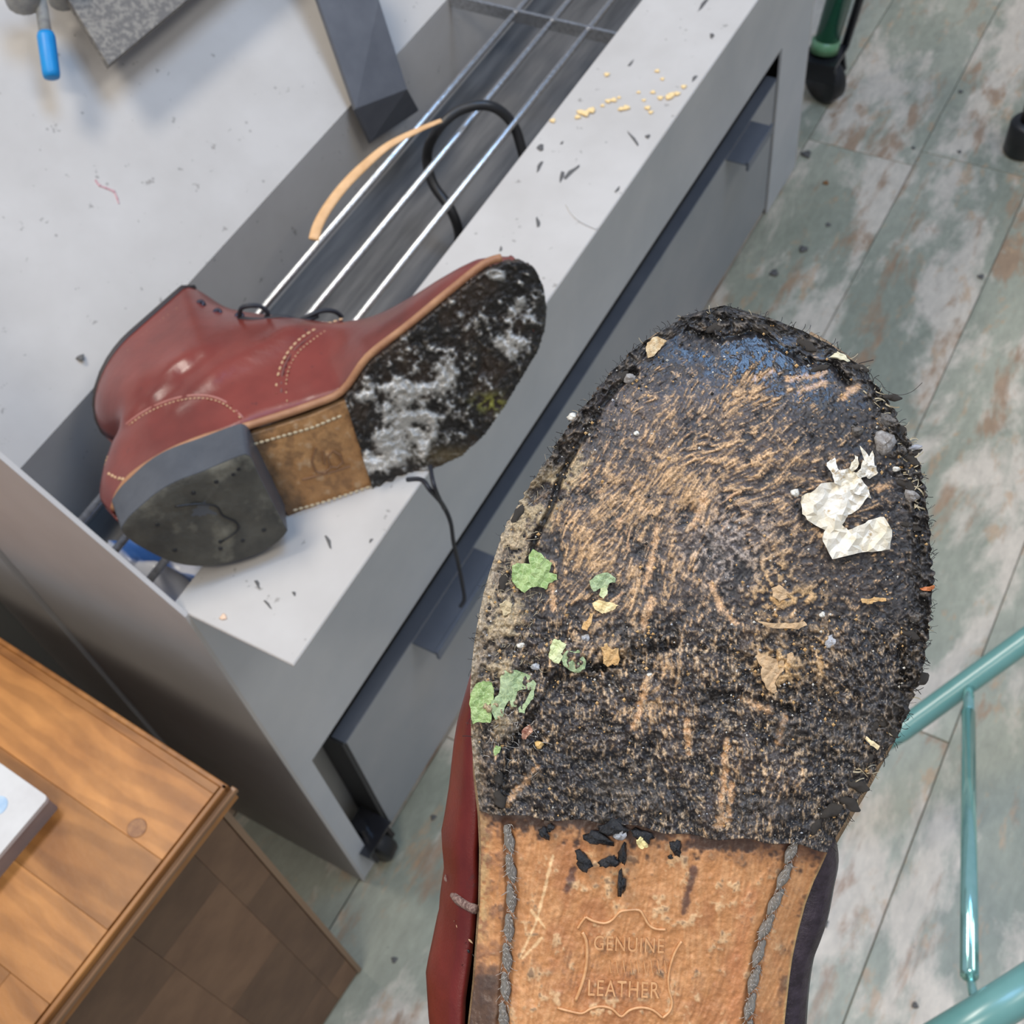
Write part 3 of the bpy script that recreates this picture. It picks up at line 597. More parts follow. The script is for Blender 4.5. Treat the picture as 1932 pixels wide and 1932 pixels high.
# --- generic upper
def upper(frame, ls, wl, wr, extra, Hf, lc, lcw, h0, collar, Mc=57, hb=.025, pinch=None, shaftw=1.0, shaft=None):
    """ls from toe to heel; frame(l, w, h)"""
    n = len(ls); G = np.zeros((n, Mc, 3)); half = Mc//2
    for i, l in enumerate(ls):
        a, b = wl(l), wr(l); c = (a+b)/2; hw = (b-a)/2; b_ = float(sst(lc+lcw, lc, l)); Hc = Hf(l); Ho = collar(l); e = extra(l)
        for j in range(Mc):
            th = math.pi*j/(Mc-1); cx, sy = math.cos(th), math.sin(th)
            x1 = math.copysign(abs(cx)**.70, cx) if j != half else 0; h1 = h0+(Hc-h0)*abs(sy)**.85
            t = (j/half if j <= half else (Mc-1-j)/half); h2 = h0+(Ho-h0)*t
            sgn = 1 if j <= half else -1
            pw = 1-(1-shaftw)*float(sst(h0+.02, h0+.09, np.array(h2)))
            x2 = sgn*pw; x = x1*(1-b_)+x2*b_; h = h1*(1-b_)+h2*b_
            if b_ < 1 and j in (half,): pass
            bul = e*math.exp(-((h-hb)/.018)**2); w = c+x*hw+(1 if x > 0 else -1)*bul*min(1, abs(x)*1.5)
            if shaft: w = w+shaft(l, h, x, c, hw)
            ll = l+(pinch(l, h) if pinch else 0); G[i, j] = frame(ll, w, h)
    return G, half
def grid_upper(name, G, half, ls, lc, lcw, material, parent, label=None, thick=.002):
    n, m = G.shape[:2]; me = bpy.data.meshes.new(name); fs = []
    for i in range(n-1):
        for j in range(m-1):
            if j in (half, half-1) and ls[i] < lc+lcw*.35:
                if j == half: continue
            a = i*m+j; fs.append((a, a+1, a+m+1, a+m))
    me.from_pydata([tuple(p) for p in G.reshape(-1, 3)], [], fs); me.polygons.foreach_set('use_smooth', [True]*len(fs)); me.materials.append(material)
    o = link(name, me, parent); 
    if label: o['label'] = label
    md = o.modifiers.new('thickness', 'SOLIDIFY'); md.thickness = thick; md.offset = 0
    return o
def pick(G, u, v, off=.0006):
    """surface point of the upper that shows at picture position (u, v)"""
    q = proj(G.reshape(-1, 3)); d = np.hypot(q[:, 0]-u, q[:, 1]-v)
    for tol in (7, 12, 25, 60, 2000):
        k = np.where(d < tol)[0]
        if len(k): break
    z = q[k, 2]; k = k[z < z.min()+.012]
    w = 1/(d[k]+.5)**2; P = (G.reshape(-1, 3)[k]*w[:, None]).sum(0)/w.sum()
    dep = (q[k, 2]*w).sum()/w.sum()
    return atd(u, v, dep-off)
def red_extra(N, L, mp, out, noise, ramp, mix):
    r = ramp(noise(130, 4).outputs[0], .66, .72, (0, 0, 0), (.5, .5, .5)); return mix(r.outputs[0], out, (.05, .02, .02))
red = mat('oxblood_leather', (.115, .021, .015), (.20, .037, .026), 14, .30, bump=.00035, bscale=60, coat=.12, extra=red_extra)
red_near = mat('oxblood_leather_near', (.105, .010, .008), (.16, .018, .013), 60, .38, bump=.0001, bscale=1200, extra=red_extra)
dark_edge = mat('dark_collar_edge', (.03, .022, .02), None, 20, .6)
thread = mat('tan_thread', (.62, .40, .22), (.45, .28, .16), 900, .7)
thread_grey = mat('grey_waxed_thread', (.24, .21, .18), (.42, .38, .32), 1500, .8, bump=.0002, bscale=4000)
thread_dark = mat('tarred_thread', (.018, .015, .013), (.13, .105, .08), 900, .7, bump=.0003, bscale=4000)
eyelet_m = mat('eyelet_black', (.012, .014, .03), None, 9, .3, metal=.5)
lace_m = mat('black_lace', (.015, .016, .022), None, 9, .6)
# near upper: l runs toward the toe, in picture units of the sole plane
def fl_(l, w, h):
    v = 966-l; d = float(drop(np.array((edgeL(v)+edgeR(v))/2), np.array(v))); return F3h(np.array(w), np.array(v), h+d+.003)      # l = -(v-966), w = u
lsn = np.concatenate([np.linspace(966-640, 966-1000, 14), np.linspace(966-1030, 966-2400, 60), 966-np.array([2440, 2475, 2500, 2520, 2530, 2536])])
inset = 26
G, half = upper(fl_, lsn, lambda l: edgeL(966-l)+inset, lambda l: edgeR(966-l)-inset-85*float(sst(1450, 1600, 966-l)),
    lambda l: float(np.interp(966-l, [586, 1150, 1300, 1400, 1500, 1640, 1700, 1800, 1932, 2300, 2500], [0, 0, 30, 60, 84, 112, 104, 106, 120, 60, 5])),
    lambda l: float(np.interp(966-l, [600, 700, 900, 1200, 1500, 1750], [.022, .042, .052, .065, .085, .105])), 966-1850, 160, .008,
    lambda l: .135, Mc=57, hb=.026, shaftw=.78)
# keep the medial side a little slimmer
up_near = grid_upper('upper', G, half, lsn, 966-1850, 160, red_near, near, 'oxblood leather upper showing along the left edge'); GN = G
# welt strip
mb = MB()
for ed, sgn in ((edgeL, 1), (edgeR, -1)):
    vs_ = np.linspace(640, 2500, 120); pts = [tuple(F3(np.array(ed(v)+sgn*(26.-14*float(sst(1300, 1500, v)))), np.array(v), -.0065)) for v in vs_]; mb.tube(pts, .0022, 8)
part('welt', mb, mat('welt_leather', (.20, .13, .07), (.34, .22, .12), 400, .6, bump=.0003, bscale=2000), near, True)
part('side_panel', MB().tube(smooth([F3h(np.array(float(u)), np.array(float(v)), h) for u, v, h in ((1548, 1600, .010), (1560, 1650, .013), (1556, 1700, .015), (1547, 1760, .016), (1535, 1805, .017), (1522, 1850, .018), (1515, 1932, .020), (1512, 2050, .022))], 4), .0062, 14), mat('shade_dark_leather', (.022, .014, .018), (.05, .035, .045), 300, .35, bump=.0003, bscale=900), near, True, label='dark strip of painted-in shade along the arch side of the upper')  # dark tube added to paint in the shade on the upper's right side
# twisted thread stitch prototype, along +y, length 1, radius 1
def stitch_mesh(name, material, n=12, seg=10, twist=5.0, fuzz=0):
    mb = MB(); vs = []
    for i in range(n):
        t = i/(n-1); r = (math.sin(math.pi*min(max(t, .02), .98)))**.45
        for k in range(seg):
            a = 2*math.pi*k/seg; rr = r*(1+.20*math.cos(2*(a-twist*t)))
            vs.append((math.cos(a)*rr, t-.5, math.sin(a)*rr*.75))
    fs = [(i*seg+k, i*seg+(k+1) % seg, (i+1)*seg+(k+1) % seg, (i+1)*seg+k) for i in range(n-1) for k in range(seg)]+[tuple(range(seg))[::-1], tuple(range((n-1)*seg, n*seg))]
    mb.add(vs, fs); return mb.mesh(name, material, True)
def frame_between(A, B, nrm, rad, thick=1.0):
    A, B = np.array(A), np.array(B); y = B-A; L_ = np.linalg.norm(y); y = y/L_; x = nz(np.cross(y, nrm)); z = np.cross(x, y)
    M = Matrix.Identity(4)
    for r in range(3): M[r][0] = x[r]*rad; M[r][1] = y[r]*L_; M[r][2] = z[r]*rad*thick; M[r][3] = (A[r]+B[r])/2
    return M
def put(name, me, M, parent):
    o = link(name, me, parent, world=False); o.matrix_parent_inverse = PM.get(parent.name, Matrix()).inverted(); o.matrix_basis = M; return o
sm_grey = stitch_mesh('stitch', thread_grey); sm_dark = stitch_mesh('stitch', thread_dark); sm_tan = stitch_mesh('stitch', thread, n=6, seg=6, twist=2)
camn = -R[:, 2]
def along(pts, step, gap=.12, start=0):
    out = []; P_ = [np.array(p, float) for p in pts]; seg = [np.linalg.norm(b-a) for a, b in zip(P_[:-1], P_[1:])]; cum = np.concatenate([[0], np.cumsum(seg)])
    def at(s): return np.array([np.interp(s, cum, [p[k] for p in P_]) for k in (0, 1)])
    s = start
    while s+step <= cum[-1]+.01:
        out.append((at(s+step*gap/2), at(s+step*(1-gap/2)))); s += step
    return out
for a, b in along(chL, 56, .04): put('stitch', sm_grey, frame_between(F3(a[0]-4, a[1], .0001), F3(b[0]+5, b[1], .0001), camn, .00115), near)
for a, b in along(chR, 51, .0): put('stitch', sm_grey, frame_between(F3(a[0]+6, a[1], .0001), F3(b[0]-5, b[1], .0002), camn, .00115), near)
# worn tarry thread ends in the right-hand channel of the half sole
for (a, b, c, d, r) in ((1655, 1345, 1672, 1372, .0016), (1672, 1368, 1694, 1392, .0012), (1640, 1385, 1655, 1362, .0015), (1612, 1440, 1648, 1425, .0018), (1598, 1475, 1640, 1490, .0017), (1580, 1500, 1622, 1530, .0019), (1545, 1540, 1590, 1520, .0020), (1530, 1575, 1545, 1545, .0016), (1695, 1300, 1715, 1320, .0013), (1700, 1190, 1735, 1205, .0013), (1690, 905, 1728, 925, .0016), (1700, 855, 1735, 878, .0014), (1695, 870, 1740, 848, .0009), (1665, 748, 1702, 752, .0011), (1690, 800, 1710, 822, .0014), (1600, 690, 1640, 700, .0013), (1530, 700, 1565, 690, .0010), (1695, 985, 1740, 1000, .0012), (1705, 1070, 1745, 1085, .0012), (1330, 625, 1365, 615, .0016), (1420, 618, 1460, 625, .0016), (1500, 640, 1540, 662, .0016), (1215, 665, 1245, 640, .0013), (1150, 730, 1185, 700, .0014), (1052, 1450, 940, 1440, .0002), (935, 1490, 950, 1525, .0018), (930, 1440, 945, 1480, .0016), (965, 990, 990, 950, .0014), (945, 1120, 955, 1080, .0015)):
    if r < .0003: continue
    put('stitch', sm_dark, frame_between(F3(a, b, .0008), F3(c, d, .0012), camn, r*.75), near)
put('thread_stub', sm_dark, frame_between(F3(1718, 1292, .0012), F3(1752, 1272, .0022), camn, .0015), near)
put('thread_stub', stitch_mesh('stitch', mat('grey_thread_end', (.30, .30, .32), None, 9, .4)), frame_between(F3(1712, 846, .0012), F3(1740, 842, .0020), camn, .0006), near)
# tan and black stitches in the left upper: cap seam
def ribbon_pts(G, pts, off): return [pick(G, u, v, off) for u, v in pts]
for (a, b, c, d) in ((861, 1745, 866, 1754), (870, 1760, 877, 1768), (884, 1772, 892, 1780), (854, 1728, 857, 1738)):
    put('stitch', sm_tan, frame_between(pick(GN, a, b, .0008), pick(GN, c, d, .0008), camn, .00028), near)
for (u, v) in ((866, 1790), (875, 1773), (882, 1792), (890, 1800), (868, 1815)):
    put('stitch', stitch_mesh('stitch', black_rub) if 'bst' not in globals() else bst, frame_between(pick(GN, u, v, .0008), pick(GN, u+4, v+6, .0008), camn, .0003), near)
seam = [(846, 1655), (850, 1675), (862, 1695), (878, 1706), (897, 1716)]
part('cap_seam', MB().tube(smooth([pick(GN, u, v, .0020) for u, v in seam], 4), .0012, 8), mat('scuffed_edge', (.12, .06, .05), (.38, .26, .21), 1400, .8, bump=.0003, bscale=3000), near, True, label='scuffed pinkish cap seam')
# --- pressed mark in the waist: hide outline and the words
mark_m = mat('pressed_line', (.56, .27, .11), (.68, .37, .17), 500, .45)
mb = MB()
def line(pts, r, n=4, lift=.0000):
    P_ = smooth([(u, v, 0) for u, v in pts], n); mb.tube([tuple(F3(np.array(p[0]), np.array(p[1]), lift-.0003)) for p in P_], r, 6)
line([(1105, 1730), (1120, 1738), (1140, 1742), (1155, 1736), (1168, 1722), (1180, 1718), (1205, 1717), (1214, 1728), (1224, 1745), (1238, 1753), (1256, 1754)], .00034)
line([(1105, 1730), (1096, 1742), (1090, 1752)], .00034); line([(1099, 1759), (1106, 1775), (1108, 1800), (1105, 1830), (1097, 1860), (1086, 1888)], .00045)
line([(1286, 1776), (1272, 1800), (1262, 1836), (1262, 1865), (1268, 1891), (1264, 1908), (1250, 1921)], .00034)
line([(1052, 1902), (1075, 1908), (1098, 1912), (1115, 1903), (1135, 1899), (1155, 1904), (1172, 1918), (1188, 1906), (1210, 1901), (1232, 1906), (1250, 1921)], .00034)
part('pressed_outline', mb, mark_m, near, True, label='pressed hide-shaped outline')
def word(txt, u, v, w_px, h_px, rot=0, squash=1):
    cu_ = bpy.data.curves.new('txt', 'FONT'); cu_.body = txt; cu_.align_x = 'CENTER'; cu_.align_y = 'CENTER'; cu_.size = 1; cu_.extrude = 0; cu_.space_character = 1.12
    ob = bpy.data.objects.new('txt', cu_); COL.objects.link(ob); dg = bpy.context.evaluated_depsgraph_get(); dg.update()
    me = bpy.data.meshes.new_from_object(ob.evaluated_get(dg)); bpy.data.objects.remove(ob)
    n = len(me.vertices); co = np.empty(n*3); me.vertices.foreach_get('co', co); co = co.reshape(-1, 3)
    x0, x1, y0, y1 = co[:, 0].min(), co[:, 0].max(), co[:, 1].min(), co[:, 1].max()
    X = (co[:, 0]-(x0+x1)/2)/(x1-x0)*w_px; Y = -(co[:, 1]-(y0+y1)/2)/(y1-y0)*h_px; cr, sr = math.cos(rot), math.sin(rot)
    U = u+X*cr-Y*sr; V = v+X*sr+Y*cr; P = F3(U, V, .00028); me.vertices.foreach_set('co', P.ravel()); me.materials.clear(); me.materials.append(mark_m); me.update()
    o = link('lettering', me, near); o['label'] = 'pressed word '+txt.lower(); md = o.modifiers.new('t', 'SOLIDIFY'); md.thickness = .0002; return o
word('GENUINE', 1187, 1782, 132, 27, .05); word('LEATHER', 1177, 1866, 134, 30, .04)
mb = MB()
for k in range(9): 
    x = 1150+k*13; mb.tube([tuple(F3(np.array(float(x)), np.array(1812.), .0001)), tuple(F3(np.array(x+3.), np.array(1836.), .0001))], .00012, 6)
part('pressed_marks', mb, mark_m, near)
# ------------------------------------------------------------------ debris on the near sole
def rsz(poly, n):      # subdivide an outline with small jitter
    out = []
    for i, (a, b) in enumerate(zip(poly, poly[1:]+poly[:1])):
        for k in range(n): t = k/n; out.append((a[0]+(b[0]-a[0])*t+random.uniform(-1.3, 1.3)*(k > 0), a[1]+(b[1]-a[1])*t+random.uniform(-1.3, 1.3)*(k > 0)))
    return out
from mathutils.geometry import delaunay_2d_cdt
def flake(mb, poly, lift=.001, crump=.0006, sub=3, cen=None, mi=0):
    P_ = rsz(poly, sub); n = len(P_); xs = [p[0] for p in P_]; ys = [p[1] for p in P_]; st = max(3.0, (max(xs)-min(xs))/16)
    pts = [Vector(p) for p in P_]; y = min(ys)
    while y < max(ys):
        x = min(xs)
        while x < max(xs): pts.append(Vector((x+random.uniform(-.35, .35)*st, y+random.uniform(-.35, .35)*st))); x += st
        y += st
    vo, _, fo, _, _, _ = delaunay_2d_cdt(pts, [], [list(range(n))], 1, 1e-4)
    ph = [random.uniform(0, 6) for _ in range(4)]; vs = []
    for p in vo:
        u, v = p; z = lift+.0006+crump*(.7*math.sin(u*.12+v*.05+ph[0])+.5*abs(math.sin(u*.07-v*.17+ph[1]))+.35*math.sin(u*.31+v*.22+ph[2])+random.uniform(-.28, .28))
        vs.append(tuple(F3(np.array(u), np.array(v), max(z, .0007))))
    return mb.add(vs, [tuple(f) for f in fo], mi)
def flake_obj(name, mb, m, label, cat, thick=.00022, smooth_=False, group=None):
    o = recenter(link(name, mb.mesh(name, m, smooth_))); md = o.modifiers.new('t', 'SOLIDIFY'); md.thickness = thick; return tag(o, label, cat, group)
paper = mat('cream_torn_film', (.66, .58, .42), (.80, .76, .68), 160, .5, c3=(.42, .30, .15), s3=300, t3=(.60, .70), bump=.0002, bscale=1200)
mb = MB()
flake(mb, [(1512, 937), (1530, 930), (1549, 912), (1574, 910), (1600, 915), (1640, 935), (1620, 960), (1600, 972), (1588, 990), (1600, 1000), (1625, 990), (1645, 980), (1668, 975), (1682, 1000), (1678, 1036), (1655, 1040), (1625, 1042), (1600, 1048), (1570, 1055), (1552, 1020), (1557, 1000), (1528, 985), (1514, 970)], .0018, .0008, 3, (1572, 985))
flake(mb, [(1574, 912), (1570, 895), (1559, 879), (1566, 868), (1575, 864), (1580, 880), (1582, 887), (1601, 884), (1618, 895), (1636, 918), (1644, 940), (1610, 930)], .0022, .0007, 3)
flake(mb, [(1615, 893), (1624, 884), (1628, 868), (1640, 876), (1652, 880), (1657, 892), (1650, 898), (1640, 903), (1634, 898), (1622, 903)], .0026, .0006, 2)
flake(mb, [(1622, 841), (1632, 852), (1640, 862), (1646, 850), (1649, 868), (1650, 880), (1636, 880), (1630, 868)], .0030, .0004, 2)
flake(mb, [(1602, 884), (1606, 872), (1614, 866), (1612, 858), (1619, 862), (1620, 874), (1614, 886), (1606, 890)], .0026, .0004, 2)
flake_obj('torn_film', mb, paper, 'large crinkled cream white torn scrap stuck on the right side of the near sole', 'scrap')
def leafx(N, L, mp, out, noise, ramp, mix):
    v = N.new('ShaderNodeTexVoronoi'); v.feature = 'DISTANCE_TO_EDGE'; v.inputs['Scale'].default_value = 760; L.new(mp.outputs[0], v.inputs['Vector'])
    r = ramp(v.outputs['Distance'], .01, .08, (.55, .55, .55), (0, 0, 0)); return mix(r.outputs[0], out, (.50, .60, .30))
leaf_g = mat('green_leaf', (.20, .32, .095), (.33, .44, .17), 260, .5, extra=leafx, bump=.0001, bscale=2500)
leaf_d = mat('muted_green_leaf', (.22, .31, .15), (.34, .42, .24), 240, .5, extra=leafx, bump=.0001, bscale=2500)
leaf_p = mat('pale_leaf', (.52, .58, .28), (.62, .66, .38), 240, .5, bump=.0001, bscale=2500)
mb = MB(); flake(mb, [(887, 1310), (898, 1290), (912, 1284), (928, 1288), (932, 1305), (931, 1322), (922, 1330), (928, 1352), (925, 1364), (905, 1362), (892, 1366), (889, 1345), (886, 1328)], .0013, .0003)
flake_obj('leaf_fragment', mb, leaf_g, 'green leaf scrap at the very left edge of the near sole', 'leaf')
mb = MB(); flake(mb, [(944, 1278), (950, 1266), (975, 1264), (1000, 1274), (1012, 1290), (1010, 1300), (990, 1300), (968, 1305), (962, 1320), (952, 1335), (948, 1352), (935, 1358), (926, 1340), (928, 1322), (940, 1312), (944, 1296)], .0013, .0003, 3, (952, 1305))
flake(mb, [(1003, 1300), (1010, 1298), (1006, 1318), (995, 1332), (990, 1346), (980, 1344), (978, 1336), (990, 1326)], .0013, .0002); flake(mb, [(962, 1306), (976, 1302), (972, 1322), (976, 1332), (966, 1334), (958, 1318)], .0013, .0002)
flake_obj('leaf_fragment', mb, leaf_d, 'large veined green leaf scrap with a hole beside the leftmost one', 'leaf')
mb = MB(); flake(mb, [(966, 1068), (975, 1062), (1000, 1064), (998, 1048), (1006, 1036), (1020, 1044), (1030, 1054), (1042, 1062), (1036, 1080), (1050, 1084), (1052, 1094), (1036, 1100), (1030, 1112), (1015, 1106), (1004, 1108), (990, 1118), (975, 1108), (966, 1096)], .0014, .0004)
flake_obj('leaf_fragment', mb, leaf_g, 'ragged green leaf scrap highest on the left side of the near sole', 'leaf')
mb = MB(); flake(mb, [(1112, 1096), (1128, 1084), (1146, 1080), (1160, 1090), (1162, 1098), (1150, 1100), (1144, 1112), (1132, 1110), (1120, 1116)], .0013, .0003)
flake_obj('leaf_fragment', mb, leaf_d, 'small green leaf scrap right above a yellow one', 'leaf')
mb = MB(); flake(mb, [(1117, 1138), (1130, 1132), (1150, 1136), (1167, 1142), (1158, 1150), (1148, 1154), (1136, 1158), (1124, 1150)], .0013, .0004)
flake_obj('leaf_fragment', mb, mat('yellow_leaf', (.72, .52, .22), (.80, .66, .36), 300, .5), 'small yellow leaf scrap below a green one', 'leaf')
mb = MB(); flake(mb, [(1035, 1240), (1038, 1220), (1046, 1206), (1056, 1208), (1068, 1216), (1064, 1224), (1058, 1232), (1062, 1240), (1054, 1252), (1044, 1248)], .0016, .0004)
flake_obj('leaf_fragment', mb, leaf_p, 'pale yellow-green leaf scrap overlapping a darker green one', 'leaf')
mb = MB(); flake(mb, [(1060, 1240), (1070, 1228), (1082, 1230), (1092, 1226), (1100, 1236), (1106, 1250), (1104, 1262), (1086, 1270), (1072, 1262), (1062, 1252)], .0013, .0004)
flake_obj('leaf_fragment', mb, leaf_d, 'rounded green leaf scrap right under the pale one', 'leaf')
mb = MB(); flake(mb, [(932, 1415), (937, 1406), (945, 1408), (942, 1420), (932, 1426)], .0016, .0002)
flake_obj('leaf_fragment', mb, leaf_g, 'tiny green leaf bit among grey fibres at lower left', 'leaf')
mb = MB(); flake(mb, [(1133, 1110), (1145, 1108), (1146, 1120), (1138, 1130), (1130, 1122)], .0015, .0002)
flake_obj('leaf_fragment', mb, leaf_p, 'tiny pale leaf bit between the green and the yellow scrap', 'leaf')
tanf_m = mat('tan_fibre_flake', (.60, .34, .12), (.74, .48, .22), 600, .7, bump=.0003, bscale=3000)
pale_t = mat('cracked_tan_flake', (.50, .33, .18), (.62, .43, .25), 500, .8, bump=.0003, bscale=1500)
for poly, m, lb in (([(1136, 1222), (1144, 1214), (1152, 1226), (1166, 1222), (1168, 1236), (1166, 1256), (1156, 1252), (1148, 1258), (1138, 1252)], tanf_m, 'orange fibrous wood flake right of the green leaves'),
    ([(1098, 1186), (1106, 1172), (1114, 1156), (1118, 1160), (1114, 1176), (1108, 1190)], tanf_m, 'thin orange flake below the yellow leaf scrap'),
    ([(1424, 1238), (1440, 1234), (1458, 1242), (1478, 1246), (1480, 1262), (1470, 1276), (1462, 1290), (1468, 1306), (1456, 1308), (1444, 1296), (1436, 1276), (1438, 1260)], pale_t, 'cracked tan flake in the lower right half of the near sole'),
    ([(1484, 1234), (1494, 1230), (1500, 1240), (1494, 1252), (1484, 1250)], pale_t, 'small tan flake right of the cracked one'),
    ([(1430, 1172), (1460, 1176), (1490, 1176), (1516, 1172), (1522, 1180), (1505, 1186), (1470, 1186), (1440, 1180)], pale_t, 'long narrow tan splinter across the sole'),
    ([(1455, 1110), (1470, 1104), (1482, 1112), (1484, 1128), (1470, 1134), (1458, 1126)], pale_t, 'square tan flake above the long splinter'),
    ([(1625, 1131), (1650, 1127), (1672, 1130), (1672, 1134), (1650, 1136), (1640, 1140), (1626, 1136)], tanf_m, 'orange splinter near the right rim'),
    ([(1735, 1110), (1760, 1104), (1764, 1109), (1750, 1115), (1738, 1114)], mat('rust_splinter', (.5, .16, .05), None, 9, .6), 'rust orange splinter poking over the right rim'),
    ([(1630, 1392), (1636, 1390), (1658, 1408), (1654, 1414)], mat('straw', (.78, .62, .36), None, 9, .5), 'short straw bit by the thread ends'),
    ([(1218, 655), (1230, 640), (1240, 636), (1258, 645), (1248, 655), (1236, 668), (1222, 676)], mat('cream_crumb', (.75, .60, .38), (.5, .33, .16), 900, .8, bump=.0004, bscale=2500), 'cream crumbly scrap on the upper left rim'),
    ([(1560, 676), (1570, 670), (1580, 664), (1595, 672), (1602, 682), (1585, 680), (1575, 676)], mat('khaki_crumb', (.6, .55, .38), None, 900, .8), 'pale khaki scrap on the upper right rim'),
    ([(985, 1378), (1000, 1366), (1006, 1378), (992, 1396), (984, 1392)], mat('brown_shell', (.20, .06, .04), (.45, .25, .16), 500, .25), 'glossy red-brown husk at lower left'),
    ([(1200, 1585), (1208, 1578), (1216, 1586), (1222, 1596), (1212, 1602), (1204, 1598)], mat('lemon_chip', (.75, .62, .28), None, 9, .6), 'yellow chip at the edge of the tar'),
    ([(944, 1140), (955, 1132), (966, 1140), (964, 1156), (950, 1162)], mat('tan_fluff', (.50, .40, .24), None, 9, .9), 'tan fluff near the left edge')):
    mb = MB(); flake(mb, poly, .0014, .0004, 3); flake_obj('flake', mb, m, lb, 'flake', .0004)
# pebbles and tar lumps
def pebble(u, v, a, b, h, m, label, rot=0, name='pebble', cat='pebble', group=None, sink=.35, lift=.0006):
    mb = MB(); vs = []; n1, n2 = 7, 12; r_ = random.Random(int(u*7+v)); k_ = .285/F
    ax, ay = R[:, 0], -R[:, 1]; n_ = camn; X = ax*math.cos(rot)+ay*math.sin(rot); Y = -ax*math.sin(rot)+ay*math.cos(rot); c_ = F3(np.array(float(u)), np.array(float(v)), lift+h*k_*sink)
    ph = [r_.uniform(0, 6) for _ in range(5)]
    for i in range(n1+1):
        th = math.pi*i/n1
        for j in range(n2):
            al = 2*math.pi*j/n2; q0 = 2.0 if cat == 'tar lump' else 1.0; f_ = 1+q0*(.13*math.sin(3*al+ph[0]+2*th)+.10*math.sin(2*al+ph[1])*math.sin(2*th+ph[2])+.08*math.sin(5*al+ph[3]+th*3))
            q_ = (abs(math.sin(th))**.75); vs.append(c_+(X*a*math.cos(al)*q_+Y*b*math.sin(al)*q_)*k_*f_+n_*h*math.cos(th)*k_*f_)
    fs = [(i*n2+j, i*n2+(j+1) % n2, (i+1)*n2+(j+1) % n2, (i+1)*n2+j) for i in range(n1) for j in range(n2)]
    mb.add(vs, fs); return tag(recenter(link(name, mb.mesh(name, m, True))), label, cat, group)
peb = mat('grey_pebble', (.20, .175, .155), (.42, .40, .38), 700, .5, bump=.0003, bscale=2500)
pebd = mat('dark_pebble', (.07, .065, .06), (.22, .19, .16), 700, .4, bump=.0003, bscale=2500)
pebw = mat('white_pebble', (.70, .68, .62), (.50, .46, .38), 700, .5)
tar = mat('shiny_tar', (.012, .012, .013), (.03, .03, .032), 700, .16, bump=.0006, bscale=1400)
silver = mat('silvery_stone', (.30, .31, .33), (.6, .6, .62), 500, .2, bump=.0004, bscale=1500)
pebble(1188, 715, 12, 10, 10, peb, 'tan-grey round pebble in the upper left of the near sole'); pebble(1668, 836, 20, 24, 16, peb, 'largest grey pebble, above the cream scrap', .15)
pebble(1672, 795, 22, 13, 12, pebd, 'dark oval pebble above the largest grey one', -.2); pebble(1617, 814, 11, 10, 11, pebd, 'dark glossy pebble left of the largest grey one')
pebble(1719, 935, 15, 11, 11, peb, 'oval grey pebble on the right rim beside the cream scrap', -.4); pebble(1700, 850, 11, 10, 9, pebd, 'dark pebble pressed against the right rim')
pebble(1080, 787, 10, 8, 7, pebw, 'white pebble on the upper left rim'); pebble(1201, 818, 6, 5, 5, pebw, 'small white pebble in the tan fibres'); pebble(1500, 930, 9, 8, 5, pebw, 'pale angular chip left of the cream scrap')
pebble(1568, 1212, 12, 14, 6, silver, 'silvery grey chip below the cream scrap', .3); pebble(1551, 1160, 6, 6, 5, pebw, 'small off-white bead right of the long splinter'); pebble(1017, 1405, 8, 8, 8, mat('amber_seed', (.66, .42, .16), None, 9, .3), 'round amber seed at lower left')
pebble(983, 1218, 9, 6, 6, pebw, 'small pale stone left of the pale leaf scrap'); pebble(1010, 1258, 9, 7, 6, silver, 'glinting grey stone below the small pale stone'); pebble(1105, 1203, 9, 9, 7, silver, 'grey quartz grain above the rounded leaf')
pebble(1226, 1274, 6, 5, 5, pebw, 'tiny white ring-like grain'); pebble(1724, 1165, 12, 9, 8, pebd, 'dark lump on the right rim level with the splinters'); pebble(1690, 885, 8, 6, 7, pebw, 'pale grain behind the cream scrap')
tg = dict(name='tar_lump', cat='tar lump')
pebble(1172, 1668, 9, 21, 12, tar, 'long shiny black tar drip on the orange waist leather', -.05, **tg); pebble(1158, 1562, 28, 15, 10, tar, 'shiny black tar blob on the step edge', .2, **tg)
pebble(1171, 1574, 14, 11, 9, silver, 'grey flat stone set in the tar at the step edge', .3)
pebble(1101, 1626, 13, 20, 7, tar, 'black tar clot left of the long drip', .3, **tg); pebble(1150, 1626, 17, 11, 7, tar, 'black tar clot touching the top of the long drip', .1, **tg); pebble(1175, 1612, 8, 18, 8, tar, 'thin tar run feeding the long drip', -.1, **tg)
pebble(1275, 1599, 12, 13, 8, tar, 'black tar clot alone right of the yellow chip', .4, **tg); pebble(1027, 1572, 9, 12, 7, tar, 'black tar clot near the left stitch row', .2, **tg); pebble(1038, 1562, 8, 7, 7, tar, 'small round tar bead by the left stitch row', 0, **tg)
pebble(1128, 1582, 25, 12, 8, tar, 'flat tar smear under the step edge left of the grey stone', -.2, **tg); pebble(1213, 1578, 19, 12, 8, tar, 'flat tar smear around the yellow chip', -.5, **tg); pebble(1265, 1617, 5, 4, 4, tar, 'tiny tar speck below the lone clot', 0, **tg)
